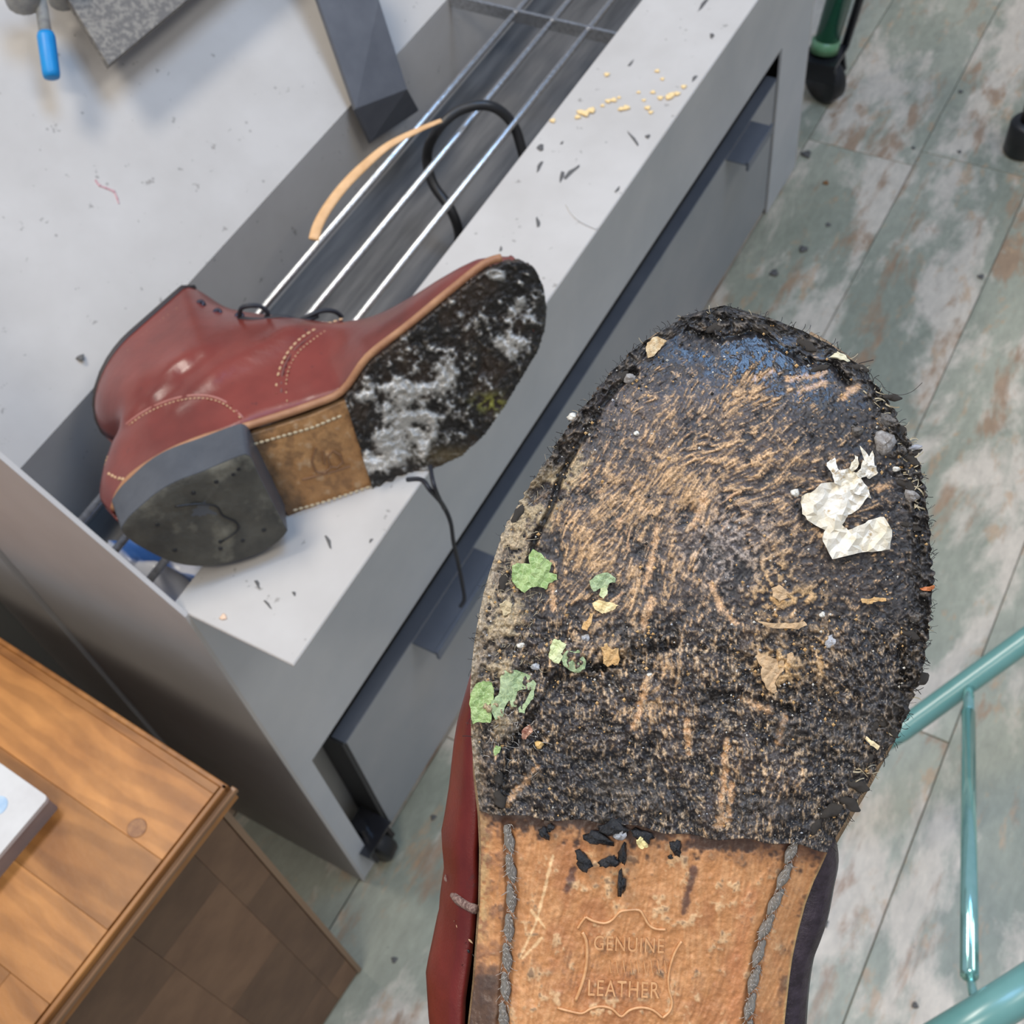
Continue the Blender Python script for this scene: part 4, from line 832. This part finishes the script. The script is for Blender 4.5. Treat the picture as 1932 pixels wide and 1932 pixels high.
# grit: thousands of grains, one mass
gv = []; gf = []; gm_ = []
gmats = [pebw, tanf_m, tar, silver, pebd]
def grain(u, v, r, mi, lift=.0009):
    c_ = F3(np.array(float(u)), np.array(float(v)), lift+.0003); b = len(gv); k_ = .285/F*r; ax = [R[:, 0], -R[:, 1], camn]
    rr = [random.uniform(.6, 1.3) for _ in range(6)]
    for s_, a in ((1, 0), (-1, 0), (1, 1), (-1, 1), (1, 2), (-1, 2)): gv.append(c_+ax[a]*s_*k_*rr[a*2+(s_ < 0)])
    for f in ((0, 2, 4), (2, 1, 4), (1, 3, 4), (3, 0, 4), (2, 0, 5), (1, 2, 5), (3, 1, 5), (0, 3, 5)): gf.append(tuple(i+b for i in f)); gm_.append(mi)
cnt = 0
while cnt < 2600:
    u = random.uniform(890, 1755); v = random.uniform(600, 1600)
    if not (edgeL(v)+8 < u < edgeR(v)-8) or v > 1530+75*(u-905)/660-4: continue
    pr = .18+.75*(v > 1150)*math.exp(-((v-1270)/130)**2)+.6*(edgeR(v)-u < 90)+.5*(u-edgeL(v) < 90)*(v < 1350)+.25*(v < 720)
    if random.random() > pr: continue
    k_ = random.choices(range(5), (.14, .2, .36, .08, .22))[0]; grain(u, v, random.choice((1.1, 1.4, 1.8, 2.3, 3.0, 4.0)) * (1 if k_ not in (0, 3) else .75), k_); cnt += 1
me = bpy.data.meshes.new('grit'); me.from_pydata([tuple(p) for p in gv], [], gf)
for m in gmats: me.materials.append(m)
me.polygons.foreach_set('material_index', gm_)
o = link('grit', me, near); o['kind'] = 'stuff'; o['label'] = 'fine black, tan and white grit'
# fuzz and hairs
mb = MB(); 
def hair(u, v, L_, ang, r, lift=.001, curl=0, mi=0, n=5):
    pts = []; a = ang; 
    for k in range(n+1):
        pts.append(tuple(F3(np.array(float(u)), np.array(float(v)), lift+.0006*math.sin(k)))); u += math.cos(a)*L_/n; v += math.sin(a)*L_/n; a += curl/n+random.uniform(-.12, .12)
    mb.tube(pts, r, 3, mi)
for k in range(430):
    ed_ = Lc if random.random() < .45 else Rc; t = random.randrange(0, 23); f_ = random.random(); (ua, va), (ub, vb_) = ed_[t], ed_[t+1]; u = ua+(ub-ua)*f_; v = va+(vb_-va)*f_
    if ed_ is Lc and v > 900 and random.random() < .7: continue
    an = math.atan2(v-1150, u-1340)+random.uniform(-.9, .9); cx_ = 3*math.cos(an); u -= cx_; v -= 3*math.sin(an)
    hair(u, v, random.uniform(5, 20), an, .000045 if random.random() < .6 else .00009, .0006, random.uniform(-1.5, 1.5), 0 if random.random() < .85 else 1)
for k in range(46):
    v = random.uniform(735, 960) if k < 34 else random.uniform(1300, 1480); u = edgeR(v)-random.uniform(2, 42); hair(u, v, random.uniform(12, 30), math.radians(random.uniform(-50, 50)), random.uniform(.0001, .00022), .0012, random.uniform(-1.5, 1.5), 1)
for k in range(350):
    u = random.uniform(925, 1020); v = random.uniform(880, 1460); 
    if u < edgeL(v)+15: continue
    hair(u, v, random.uniform(8, 26), random.uniform(0, 6.3), .00006, .0012, random.uniform(-2, 2), 1 if v < 1300 else 2)
for ch_ in (chL, chR):
    for a, b in along(ch_, 9, 0):
        for k in range(4): hair(a[0]+random.uniform(-8, 8), a[1], random.uniform(8, 17), math.radians(random.uniform(30, 150)), .00006, .0011, random.uniform(-1, 1), 2)
part('fuzz', mb, [mat('black_fibre', (.02, .018, .018), None, 9, .7), mat('khaki_fibre', (.42, .35, .23), None, 9, .8), mat('grey_fibre', (.42, .39, .35), None, 9, .8)], near, kind='stuff')
hm = mat('dark_hair', (.04, .03, .025), None, 9, .5)
P3 = [F3(np.array(float(u)), np.array(float(v)), l) for u, v, l in ((1650, 712, .001), (1662, 722, .003), (1670, 735, .004), (1685, 743, .005), (1702, 745, .006), (1722, 738, .007), (1740, 722, .008))]
tag(recenter(link('hair', MB().tube(smooth(P3), .00007, 5).mesh('hair', hm))), 'single curly dark hair sticking out over the upper right rim', 'hair')
tag(recenter(link('hair', MB().tube(smooth([F3(np.array(float(u)), np.array(float(v)), l) for u, v, l in ((1620, 686, .001), (1632, 683, .002), (1648, 679, .003))]), .00014, 5).mesh('hair', hm))), 'short straight dark bristle above the curly hair', 'hair')

# ------------------------------------------------------------------ FAR BOOT lying on the ledge
a = nz((.88, -.43, .05)); nn = np.array((.28, .58, -.77)); nn = nz(nn-a*nn.dot(a)); w_ = np.cross(nn, a); O = cray(540, 1000)*.725
def bpx(u, v, off):     # camera-space point on the sole plane, off along the normal
    d = cray(u, v); return d*(nn.dot(O)+off)/nn.dot(d)
def lw(u, v, off):
    q_ = bpx(u, v, off)-O; return q_.dot(a), q_.dot(w_)
def B3(l, w, h): return CAM+R @ (O+a*l+w_*w-nn*h)       # h away from the sole face
def Bp(u, v, off, lift=0): return CAM+R @ (bpx(u, v, off)+nn*lift)
far = empty('work_boot', tuple(B3(0, 0, .03)), 'red leather lace-up boot lying on its side on the grey ledge, sole outward', 'boot')
SO = -.028
eU = [(455, 826), (520, 806), (585, 785), (650, 757), (700, 688), (770, 633), (850, 567), (920, 512), (958, 497), (985, 495), (1010, 508), (1025, 540), (1031, 580)]
eD = [(546, 978), (620, 955), (705, 927), (760, 906), (800, 890), (825, 881), (870, 861), (915, 820), (955, 762), (985, 712), (1016, 660), (1029, 615), (1031, 580)]
def resamp(P_, n, t=None):
    P_ = np.array(P_, float); d = np.concatenate([[0], np.cumsum(np.hypot(*np.diff(P_, axis=0).T))]); s_ = np.linspace(0, d[-1], n); return np.stack([np.interp(s_, d, P_[:, 0]), np.interp(s_, d, P_[:, 1])], -1)
bu0, bv0, bu1, bv1 = 440, 480, 1045, 1000; S = 1.5; hh, ww = int((bv1-bv0)/S), int((bu1-bu0)/S); VV, UU = np.mgrid[0:hh, 0:ww]; UU = bu0+UU*S; VV = bv0+VV*S
Q1 = fbm(hh, ww, 40, 4, rng); Q2 = fbm(hh, ww, 12, 4, rng); Q3 = fbm(hh, ww, 5, 2, rng); Q4 = fbm(hh, ww, 20, 3, rng)
C = np.zeros((hh, ww, 3))+np.array([.014, .012, .010]); C = mixc(C, sst(-.2, 1.4, Q1)*.4, (.06, .036, .02)); C = mixc(C, sst(.9, 2.0, Q3+.3*Q2)*.35, (.14, .11, .075))
wmk = 1.0*gau(UU, VV, 770, 780, 62, 60)+.9*gau(UU, VV, 735, 850, 50, 40)+1.0*gau(UU, VV, 705, 875, 24, 18)+.9*gau(UU, VV, 845, 705, 30, 35)+1.1*gau(UU, VV, 955, 652, 40, 24)+1.0*gau(UU, VV, 985, 580, 34, 26)+1.0*gau(UU, VV, 935, 522, 28, 16)+.5*gau(UU, VV, 760, 715, 60, 30)+.5*gau(UU, VV, 870, 590, 40, 25)+.5*gau(UU, VV, 690, 740, 30, 30)+.4*gau(UU, VV, 800, 830, 50, 40)
wm = sst(.35, 1.05, wmk*1.1+.34*Q2+.10*Q3-.05); C = mixc(C, wm*.9, (.46, .45, .42)); C = mixc(C, wm*sst(.3, 1.6, Q3*.5+Q4*.7)*.8, (.72, .70, .66))
C = mixc(C, sst(1.5, 2.1, Q2*.5+Q3*.6)*.8, (.55, .52, .46)); C = mixc(C, gau(UU, VV, 925, 760, 26, 14)*sst(0, 1, Q3+.4)*.9, (.30, .30, .05)); C = mixc(C, gau(UU, VV, 850, 860, 60, 16)*.6, (.16, .12, .06))
Hh = .0006*Q3+.0009*Q2*(.5+wm)+.0012*wm
nt_, ns_ = 230, 130; k0_ = 3
stepU, stepD = (652, 755), (705, 927)
Uc = resamp(eU, 400); Dc = resamp(eD, 400)
iu = np.argmin(np.hypot(*(Uc-np.array(stepU)).T)); idn = np.argmin(np.hypot(*(Dc-np.array(stepD)).T))
def spring(t): return .014*np.clip((t-.55)/.45, 0, 1)**2.2
def farsheet(Ua, Da, n, m, toe, extra_lift=0.0, rag=0):
    ua, da = resamp(Ua, n), resamp(Da, n); s_ = np.linspace(0, 1, m)[None, :, None]; XY = ua[:, None]*(1-s_)+da[:, None]*s_
    if rag: XY[:, 0] += rng.standard_normal((n, 2))*rag; XY[:, -1] += rng.standard_normal((n, 2))*rag
    return XY
def bpgrid(XY, off):
    d = np.stack([(XY[..., 0]-966)/F, (XY[..., 1]-966)/F, np.ones(XY.shape[:2])], -1); k_ = (nn.dot(O)+off)/(d @ nn); return d*k_[..., None]
def thick_far(P, Cs, Rs, back, col):
    dirn = -(R @ nn)
    for k in range(2):
        P = np.concatenate([P[:1]+dirn*back/2, P, P[-1:]+dirn*back/2], 0); P = np.concatenate([P[:, :1]+dirn*back/2, P, P[:, -1:]+dirn*back/2], 1)
        cc = lambda x: np.zeros_like(x)+np.array(col)
        Cs = np.concatenate([cc(Cs[:1]), Cs, cc(Cs[-1:])], 0); Cs = np.concatenate([cc(Cs[:, :1]), Cs, cc(Cs[:, -1:])], 1); Rs = np.pad(Rs, 1, mode='edge')
    return P, Cs, Rs
XY = farsheet(Uc[iu:], Dc[idn:], nt_, ns_, True, rag=.8); hy, hx = (XY[..., 1]-bv0)/S, (XY[..., 0]-bu0)/S
Tg = np.linspace(0, 1, nt_)[:, None]+np.zeros((1, ns_)); P = bpgrid(XY, SO+bil(Hh, hy, hx)+.0005-spring(Tg)); P = CAM+P @ R.T
P, Cs, Rs = thick_far(P, bil(C, hy, hx), .6+0*hy, .005, (.05, .035, .025))
o = link('half_sole', grid_mesh('half_sole', P, sole_m, Cs, Rs), far); o['label'] = 'black half sole with chalky white dried patches'
# waist
C2 = np.zeros((hh, ww, 3))+np.array([.34, .17, .062]); C2 = mixc(C2, sst(-.4, 1.3, Q1)*.6, (.46, .25, .10)); C2 = mixc(C2, sst(.2, 1.5, -Q2)*.6, (.17, .085, .035)); C2 = mixc(C2, sst(.9, 1.8, Q2)*.5, (.50, .36, .22))
C2 = mixc(C2, sst(60, 5, pdist(UU, VV, [(462, 830), (548, 985)])+Q2*5)*.75, (.085, .055, .03))
XY = farsheet(Uc[:iu+2], Dc[:idn+2], 90, 90, False); hy, hx = (XY[..., 1]-bv0)/S, (XY[..., 0]-bu0)/S
sg = np.linspace(-1, 1, 90)[None, :]; P = CAM+bpgrid(XY, SO-.0007-.0015*np.abs(sg)**3+.0002*bil(Q2, hy, hx)) @ R.T
P, Cs, Rs = thick_far(P, bil(C2, hy, hx), .55+0*hy, .005, (.20, .12, .06))
o = link('waist_sole', grid_mesh('waist_sole', P, shank_m, Cs, Rs), far); o['label'] = 'brown leather waist of the sole'
thin_w = mat('pale_sole_thread', (.62, .52, .36), (.45, .36, .22), 900, .8); sm_w = stitch_mesh('stitch', thin_w, n=6, seg=6, twist=2); fn = R @ nn
for line_, st_ in (([(478, 838), (530, 823), (590, 806), (648, 782)], 11), ([(552, 963), (620, 944), (700, 917)], 11)):
    for p, q_ in along(line_, st_, .2): put('stitch', sm_w, frame_between(Bp(*p, SO, .0004), Bp(*q_, SO, .0004), fn, .0010, .6), far)
mb = MB()      # faint pressed mark in the far waist
for pl in ([(595, 845), (588, 870), (596, 890), (612, 892), (625, 880)], [(610, 850), (612, 876)], [(628, 850), (618, 862), (622, 880), (636, 882), (646, 872), (642, 858), (628, 850)], [(570, 905), (610, 895), (660, 880)]):
    mb.tube([tuple(Bp(u, v, SO, .0000)) for u, v in pl], .0007, 6)
part('pressed_outline', mb, mat('far_pressed_line', (.22, .11, .05), None, 9, .6), far)
# heel block
hp = [(229, 1000), (235, 986), (248, 970), (264, 956), (295, 930), (331, 909), (383, 889), (425, 871), (455, 859), (466, 858), (476, 866), (486, 890), (506, 930), (524, 965), (540, 996), (541, 1003), (524, 1022), (495, 1040), (460, 1054), (420, 1064), (380, 1068), (340, 1064), (305, 1052), (270, 1034), (245, 1018)]
def loop_smooth(P_, n=4):
    m_ = len(P_); o_ = []
    for i_ in range(m_):
        q4 = [np.array(P_[(i_+k-1) % m_], float) for k in range(4)]
        for k in range(n): t = k/n; o_.append(tuple(.5*((2*q4[1])+(-q4[0]+q4[2])*t+(2*q4[0]-5*q4[1]+4*q4[2]-q4[3])*t*t+(-q4[0]+3*q4[1]-3*q4[2]+q4[3])*t**3)))
    return o_
hp = loop_smooth(hp)
# the block's top piece is 28 mm proud of the sole
def hpt(u, v, sc_=1.0, off=0.0):
    c_ = (380, 960); return Bp(c_[0]+(u-c_[0])*sc_, c_[1]+(v-c_[1])*sc_, off)
n = len(hp); tip = [hpt(u, v) for u, v in hp]; low = [p-fn*.030+nz(p-hpt(380, 960))*.0035 for p in tip]
heel_cols = mat('worn_heel_rubber', (.034, .032, .026), (.075, .07, .055), 40, .6, c3=(.16, .15, .115), s3=32, t3=(.52, .68), bump=.0012, bscale=110)
heel_side = mat('heel_side_rubber', (.055, .06, .07), (.075, .08, .09), 40, .42, bump=.0003, bscale=120)
inner = [hpt(u, v, .93, .0) for u, v in hp]; cen = hpt(380, 960, 1, -.001)
def warp_top(pts): return pts
mb = MB()
rings = [[hpt(u, v, s_, (.0004*math.sin(u*.05)*math.cos(v*.04) if s_ < .95 else -.0006*(s_ > .97))) for u, v in hp] for s_ in (.25, .5, .75, .95, 1.0)]
vs = [cen]+[p for r_ in rings for p in r_]; fs = [(0, 1+(k+1) % n, 1+k) for k in range(n)]
for r_ in range(4): fs += [(1+r_*n+k, 1+r_*n+(k+1) % n, 1+(r_+1)*n+(k+1) % n, 1+(r_+1)*n+k) for k in range(n)]
heel = part('heel', MB().add([p-fn*.0005 for p in tip]+low, [tuple(range(n)), tuple(range(n, 2*n))[::-1]]+[(i, (i+1) % n, (i+1) % n+n, i+n) for i in range(n)]), heel_side, far, label='dark grey stacked rubber heel')
part('heel_top_piece', mb.add(vs, fs), heel_cols, heel, True, label='worn dusty black heel top piece')
for (u, v) in ((408, 909), (450, 885), (440, 895), (365, 930), (297, 990), (330, 1038), (416, 1035), (416, 1022), (458, 1020), (498, 1000)):
    part('nail_hole', MB().lathe(Bp(u, v, 0, .0001), fn, [(0, .0014), (.0004, .0012)], 10), black_rub, heel)
part('worn_ridge', MB().tube(smooth([Bp(u, v, 0, .0004) for u, v in ((330, 955), (375, 950), (408, 955), (420, 972), (445, 985), (448, 1000), (420, 1020))], 5), .0006, 8), black_rub, heel, True)
# welt strips
weltm = mat('tan_welt', (.30, .13, .06), (.42, .21, .10), 60, .5, bump=.0004, bscale=500)
wl_line = [(216, 968), (225, 940), (245, 912), (280, 885), (330, 857), (390, 833), (455, 815), (520, 795), (585, 773), (648, 745), (697, 680), (767, 625), (846, 560), (916, 505), (950, 492)]
mb = MB().tube(smooth([Bp(u, v, SO, -.0045) for u, v in wl_line], 4), .0024, 10)
part('welt', mb, weltm, far, True)
part('welt', MB().tube(smooth([Bp(u, v, SO, -.0065) for u, v in ((300, 1040), (420, 1040), (540, 966), (615, 944), (700, 914), (792, 880), (850, 852))], 4), .0022, 10), weltm, far, True)
# upper of the far boot; outlines in boot space
OU = [lw(u, v, SO) for u, v in ((216, 975), (222, 940), (245, 905), (300, 870), (380, 835), (455, 812), (520, 795), (585, 775), (648, 748), (700, 685), (770, 630), (850, 563), (920, 510), (958, 497), (990, 500))]
OD = [lw(u, v, SO) for u, v in ((216, 975), (250, 1025), (300, 1050), (380, 1050), (460, 1020), (546, 975), (620, 952), (705, 924), (800, 888), (870, 858), (915, 818), (955, 760), (1016, 658), (1030, 590), (990, 500))]
OU = sorted(OU); OD = sorted(OD)
lu_, wu_ = np.array([p[0] for p in OU]), np.array([p[1] for p in OU]); ld_, wd_ = np.array([p[0] for p in OD]), np.array([p[1] for p in OD])
lmin = max(lu_.min(), ld_.min())+.0015; lmax = min(lu_.max(), ld_.max())-.002
ls = np.concatenate([lmax-np.array([0, .0008, .002, .004, .007, .011]), np.linspace(lmax-.016, lmin+.02, 84), lmin+np.array([.016, .012, .009, .006, .004, .002, .0008, 0])])
def wU(l): return float(np.interp(l, lu_, wu_))-.0035
def wD(l): return float(np.interp(l, ld_, wd_))+.0035
def pinch(l, h):
    k_ = math.exp(-max(l-lmin, 0)/.03); return k_*(.013*math.exp(-((h-.098)/.018)**2)-.009*math.exp(-((h-.058)/.022)**2)-.004*math.exp(-((h-.14)/.02)**2))
def shaft_(l, h, x, c, hw):
    k_ = float(sst(.045, .11, np.array(h)))*float(sst(.115, .05, np.array(l))); hS = .038*math.sqrt(max(0, 1-(max(0, -.045-l)/(-.045-lmin+1e-6))**2))
    if l > 0: hS = .038-.010*min(1, l/.06)
    return k_*((.037-c)+x*(hS-hw))+.004*k_
Hf = lambda l: float(np.interp(l, [.0, .011, .026, .042, .06, .087, .109, .134, .164, .184, .196, .205], [.214, .203, .180, .160, .140, .122, .110, .096, .081, .066, .052, .038]))
G2, half2 = upper(B3, ls, wD, wU, lambda l: float(np.interp(l, [-.1, -.06, 0, .05, .08, .2], [0, .002, .005, .006, .002, 0])), Hf, -.004, .026, .034,
    lambda l: float(np.interp(l, [lmin, .006], [.138, .206])), Mc=65, hb=.055, pinch=pinch, shaftw=1.0, shaft=shaft_)
# soft ankle creases
for i, l in enumerate(ls):
    for j in range(G2.shape[1]//2, G2.shape[1]): pass
q = proj(G2.reshape(-1, 3)); crs = [([(225, 810), (290, 745), (345, 700), (420, 655), (500, 625)], 16, -.0030), ([(240, 790), (270, 760), (330, 720)], 10, .0022), ([(330, 770), (420, 700), (520, 640), (560, 620)], 14, .0022), ([(290, 745), (330, 690), (350, 680)], 14, .0022)]
disp = sum(am*np.exp(-(pdist(q[:, 0], q[:, 1], pl)/wd__)**2) for pl, wd__, am in crs)
GG = G2.reshape(-1, 3)+disp[:, None]*(R @ (w_*.8+nn*.6)); G2 = GG.reshape(G2.shape)
grid_upper('upper', G2, half2, ls, -.004, .026, red, far, 'oxblood red leather upper')
# collar binding follows the open rim
rim_pts = []
op = [i for i in range(len(ls)) if ls[i] < .004]
rimA = [G2[i, half2] for i in op]; rimB = [G2[i, half2+1] for i in op]
part('collar_binding', MB().tube([p-(R @ nn)*.0012 for p in rimA[::2]+[rimB[-1]]+rimB[::-1][::2]], .0027, 8), dark_edge, far, True, label='dark cut edge of the collar')
def seamline(pts, step, r, m=None, gap=.3, off=.0018):
    for p, q_ in along([tuple(x[:2]) for x in smooth([(u, v, 0) for u, v in pts], 6)], step, gap): put('stitch', m or sm_tan, frame_between(pick(G2, p[0], p[1], off), pick(G2, q_[0], q_[1], off), nz(R @ (w_+nn)), r, .7), far)
cap = [(525, 776), (521, 745), (523, 715), (532, 685), (548, 658), (572, 635), (605, 616), (650, 600)]
cap2 = [(543, 768), (540, 740), (541, 712), (549, 686), (566, 661), (590, 641), (615, 624), (655, 606)]
seamline(cap, 11, .0009); seamline(cap2, 8, .0005, gap=.5)
ridge = mat('red_edge', (.16, .05, .04), None, 9, .6)
part('cap_edge', MB().tube([pick(G2, x[0], x[1], .0010) for x in smooth([(u-9, v-2, 0) for u, v in cap2], 4)], .0008, 8), ridge, far, True, label='raised edge of the toe cap')
cnt_ = [(228, 815), (262, 788), (300, 768), (340, 755), (378, 751), (408, 756), (432, 768), (450, 785), (464, 800)]
seamline(cnt_, 8, .0005, gap=.35)
part('counter_edge', MB().tube([pick(G2, x[0], x[1], .0010) for x in smooth([(u, v-5, 0) for u, v in cnt_], 4)], .0009, 8), mat('pale_red_edge', (.36, .14, .11), None, 9, .5), far, True, label='raised edge of the heel counter')
seamline([(205, 860), (199, 880), (201, 900)], 7, .0011, gap=.2); seamline([(203, 892), (222, 902), (245, 906)], 7, .0013, gap=.1)
seamline([(215, 745), (195, 730)], 8, .0005); seamline([(372, 560), (330, 585), (290, 615), (250, 650), (222, 690), (205, 730)], 10, .00035, gap=.5)
for (u, v) in ((378, 574), (410, 590), (452, 597)):
    p = pick(G2, u, v, .0022); part('eyelet', MB().lathe(p, nz(R @ (w_*.8+nn*.5)), [(-.002, .0034), (.0008, .0033), (.0012, .0018), (.0003, .0014)], 16), eyelet_m, far, True)
# laces
mb = MB()
def lace(pts, r=.0016): mb.tube(smooth([atd(u, v, d) for u, v, d in pts], 5), r, 8)
dz = proj(pick(G2, 480, 600, 0))[2]
lace([(452, 597, dz-.003), (455, 582, dz-.008), (470, 577, dz-.010), (490, 578, dz-.008), (505, 590, dz-.004), (500, 603, dz)])
lace([(450, 600, dz-.002), (480, 604, dz-.006), (520, 606, dz-.004), (560, 610, dz+.002)]); lace([(490, 606, dz-.004), (530, 598, dz-.006), (570, 606, dz-.003), (600, 596, dz+.002)])
lace([(560, 608, dz), (585, 595, dz-.002), (610, 586, dz), (632, 588, dz+.004), (645, 598, dz+.01)]); lace([(505, 612, dz-.001), (540, 604, dz-.005), (575, 612, dz-.001)], .002)
lp = [B3(.085, -.028, .05), Bp(770, 905, SO, -.010), Bp(800, 905, SO, -.018)]
zL = .525
lace2 = MB(); L3 = [atd(768, 905, .715), atd(795, 905, .71), atd(812, 925, .70), atz(835, 952, LZ-.012), atz(850, 985, LZ-.035), atz(856, 1025, LZ-.065), atz(864, 1060, LZ-.095), atz(872, 1100, LZ-.12), atz(876, 1130, LZ-.135), atz(868, 1145, LZ-.14)]
lace2.tube(smooth(L3, 5), .0015, 8).tube(smooth([atd(812, 880, .71), atd(815, 900, .70), atd(822, 925, .70), atz(838, 960, LZ-.015)], 4), .0013, 8)
part('lace', mb, lace_m, far, True); part('lace', lace2, lace_m, far, True, label='loose lace end hanging over the ledge edge')
# ------------------------------------------------------------------ crumbs on the ledge and the floor
crumb_m = mat('yellow_crumb', (.80, .55, .24), (.88, .68, .38), 300, .8)
def crumb(name, u, v, z, r, m, label, cat, group, flat=.5, el=1.0, rot=0):
    c_ = atz(u, v, z); mb = MB(); n1, n2 = 5, 8; vs = []; ph = random.uniform(0, 6)
    for i in range(n1+1):
        th = math.pi*i/n1
        for j in range(n2):
            al = 2*math.pi*j/n2; f_ = 1+.25*math.sin(3*al+ph)+random.uniform(-.1, .1); x = r*el*math.sin(th)*math.cos(al)*f_; y = r*math.sin(th)*math.sin(al)*f_
            vs.append((x*math.cos(rot)-y*math.sin(rot), x*math.sin(rot)+y*math.cos(rot), r*flat*(1+math.cos(th))))
    mb.add(vs, [(i*n2+j, i*n2+(j+1) % n2, (i+1)*n2+(j+1) % n2, (i+1)*n2+j) for i in range(n1) for j in range(n2)])
    o = link(name, mb.mesh(name, m, True)); o.location = c_; return tag(o, label, cat, group)
for (u, v, r) in ((1095, 213, .0035), (1105, 216, .0045), (1116, 210, .0042), (1090, 222, .003), (1043, 229, .003), (1148, 192, .003), (1158, 190, .0032), (1172, 207, .003), (1182, 205, .0036), (1145, 142, .003), (1250, 150, .0022), (1246, 186, .003), (1262, 185, .0038), (1268, 180, .0034), (1278, 178, .003), (1222, 205, .003), (1228, 213, .0025), (1232, 175, .0025), (1240, 135, .0025), (1205, 175, .002), (1290, 165, .0028), (1137, 200, .0022), (1168, 185, .002), (1215, 190, .002)):
    crumb('crumb', u, v, LZ, r*.85, crumb_m, 'yellowish crumb among the scatter on the far part of the grey ledge', 'crumb', 'yellow crumbs on the ledge', .35)
dk = mat('dark_shaving', (.10, .095, .09), None, 9, .7)
for (u, v, r, e, t) in ((1020, 279, .0028, 1.5, .5), (1018, 314, .0016, 4, .2), (1078, 325, .002, 5, -.2), (1060, 333, .0016, 4, .3), (1015, 420, .0015, 4, .6), (1195, 262, .0012, 9, .9), (1222, 258, .002, 1.3, 0), (1327, 8, .0018, 5, 0), (1343, 68, .0018, 2, .4), (1310, 148, .0015, 3, 0), (1165, 358, .0012, 3, 0), (1060, 270, .0011, 2, 0), (945, 470, .001, 3, .4), (1190, 120, .0012, 4, 0), (620, 1022, .0012, 5, .9), (486, 1102, .0012, 3, 1), (505, 1140, .0008, 6, 1.2), (555, 1120, .001, 2, 1), (700, 1020, .001, 2, 0)):
    crumb('shaving', u, v, LZ, r, dk, 'dark grinding shaving lying on the pale ledge', 'shaving', 'dark shavings on the ledge', .15, e, t)
crumb('crumb', 422, 1165, LZ, .0022, mat('peach_crumb', (.8, .55, .38), None, 9, .6), 'peach-coloured crumb alone on the near end of the ledge', 'crumb', None, .3)
tag(recenter(link('bristle', MB().tube(smooth([atz(u, v, LZ+.001) for u, v in ((1068, 385), (1078, 402), (1095, 418), (1125, 432))]), .00035, 5).mesh('bristle', white_pl))), 'curved white bristle lying on the ledge', 'bristle')
for (u, v, r, lb, m) in ((1460, 517, .010, 'dark dirt lump on the floor nearest the near boot toe', dk), (1515, 472, .010, 'dark dirt lump on the floor beside the machine foot', dk), (1521, 293, .012, 'dark round clod on the floor beside the drawer end', dk), (1558, 346, .007, 'rust-brown crumb on the floor', mat('rust_crumb', (.22, .10, .03), None, 9, .7)), (1562, 425, .006, 'small dark crumb below the rust-brown one', dk), (1723, 280, .005, 'dark speck at the plank joint corner', dk), (1810, 287, .005, 'brownish speck right of the plank joint corner', dk), (1812, 174, .006, 'dark speck on the brown floor patch', dk), (1850, 523, .007, 'dark speck on the green floor at right', dk), (1556, 1742, .006, 'dark brown crumb on the floor right of the near boot', dk), (744, 1811, .005, 'dark crumb on the floor right of the cabinet', dk), (818, 1543, .005, 'dark crumb on the floor left of the near boot', dk), (1726, 1897, .005, 'dark speck on the floor by the teal rack', dk)):
    crumb('dirt_crumb', u, v, 0, r*.6, m, lb, 'crumb', None, .35)
crumb('dust_tuft', 153, 676, LZ, .003, dk, 'small dark tuft stuck on the pale back panel left of the boot', 'tuft', None, .3).location = on_back(153, 676, .001)

pm = MB(); pk = mat('pink_smear', (.50, .22, .25), (.55, .38, .38), 300, .6)
pm.tube(smooth([on_back(u, v, .0001) for u, v in ((180, 340), (188, 350), (203, 356), (216, 362))], 4), [.0006+.0006*random.random() for _ in range(13)], 6).tube(smooth([on_back(u, v, .0001) for u, v in ((216, 362), (220, 372), (224, 384))], 4), [.0004+.0006*random.random() for _ in range(9)], 6)
part('pink_mark', pm, pk, mach, label='small faint pink smear')
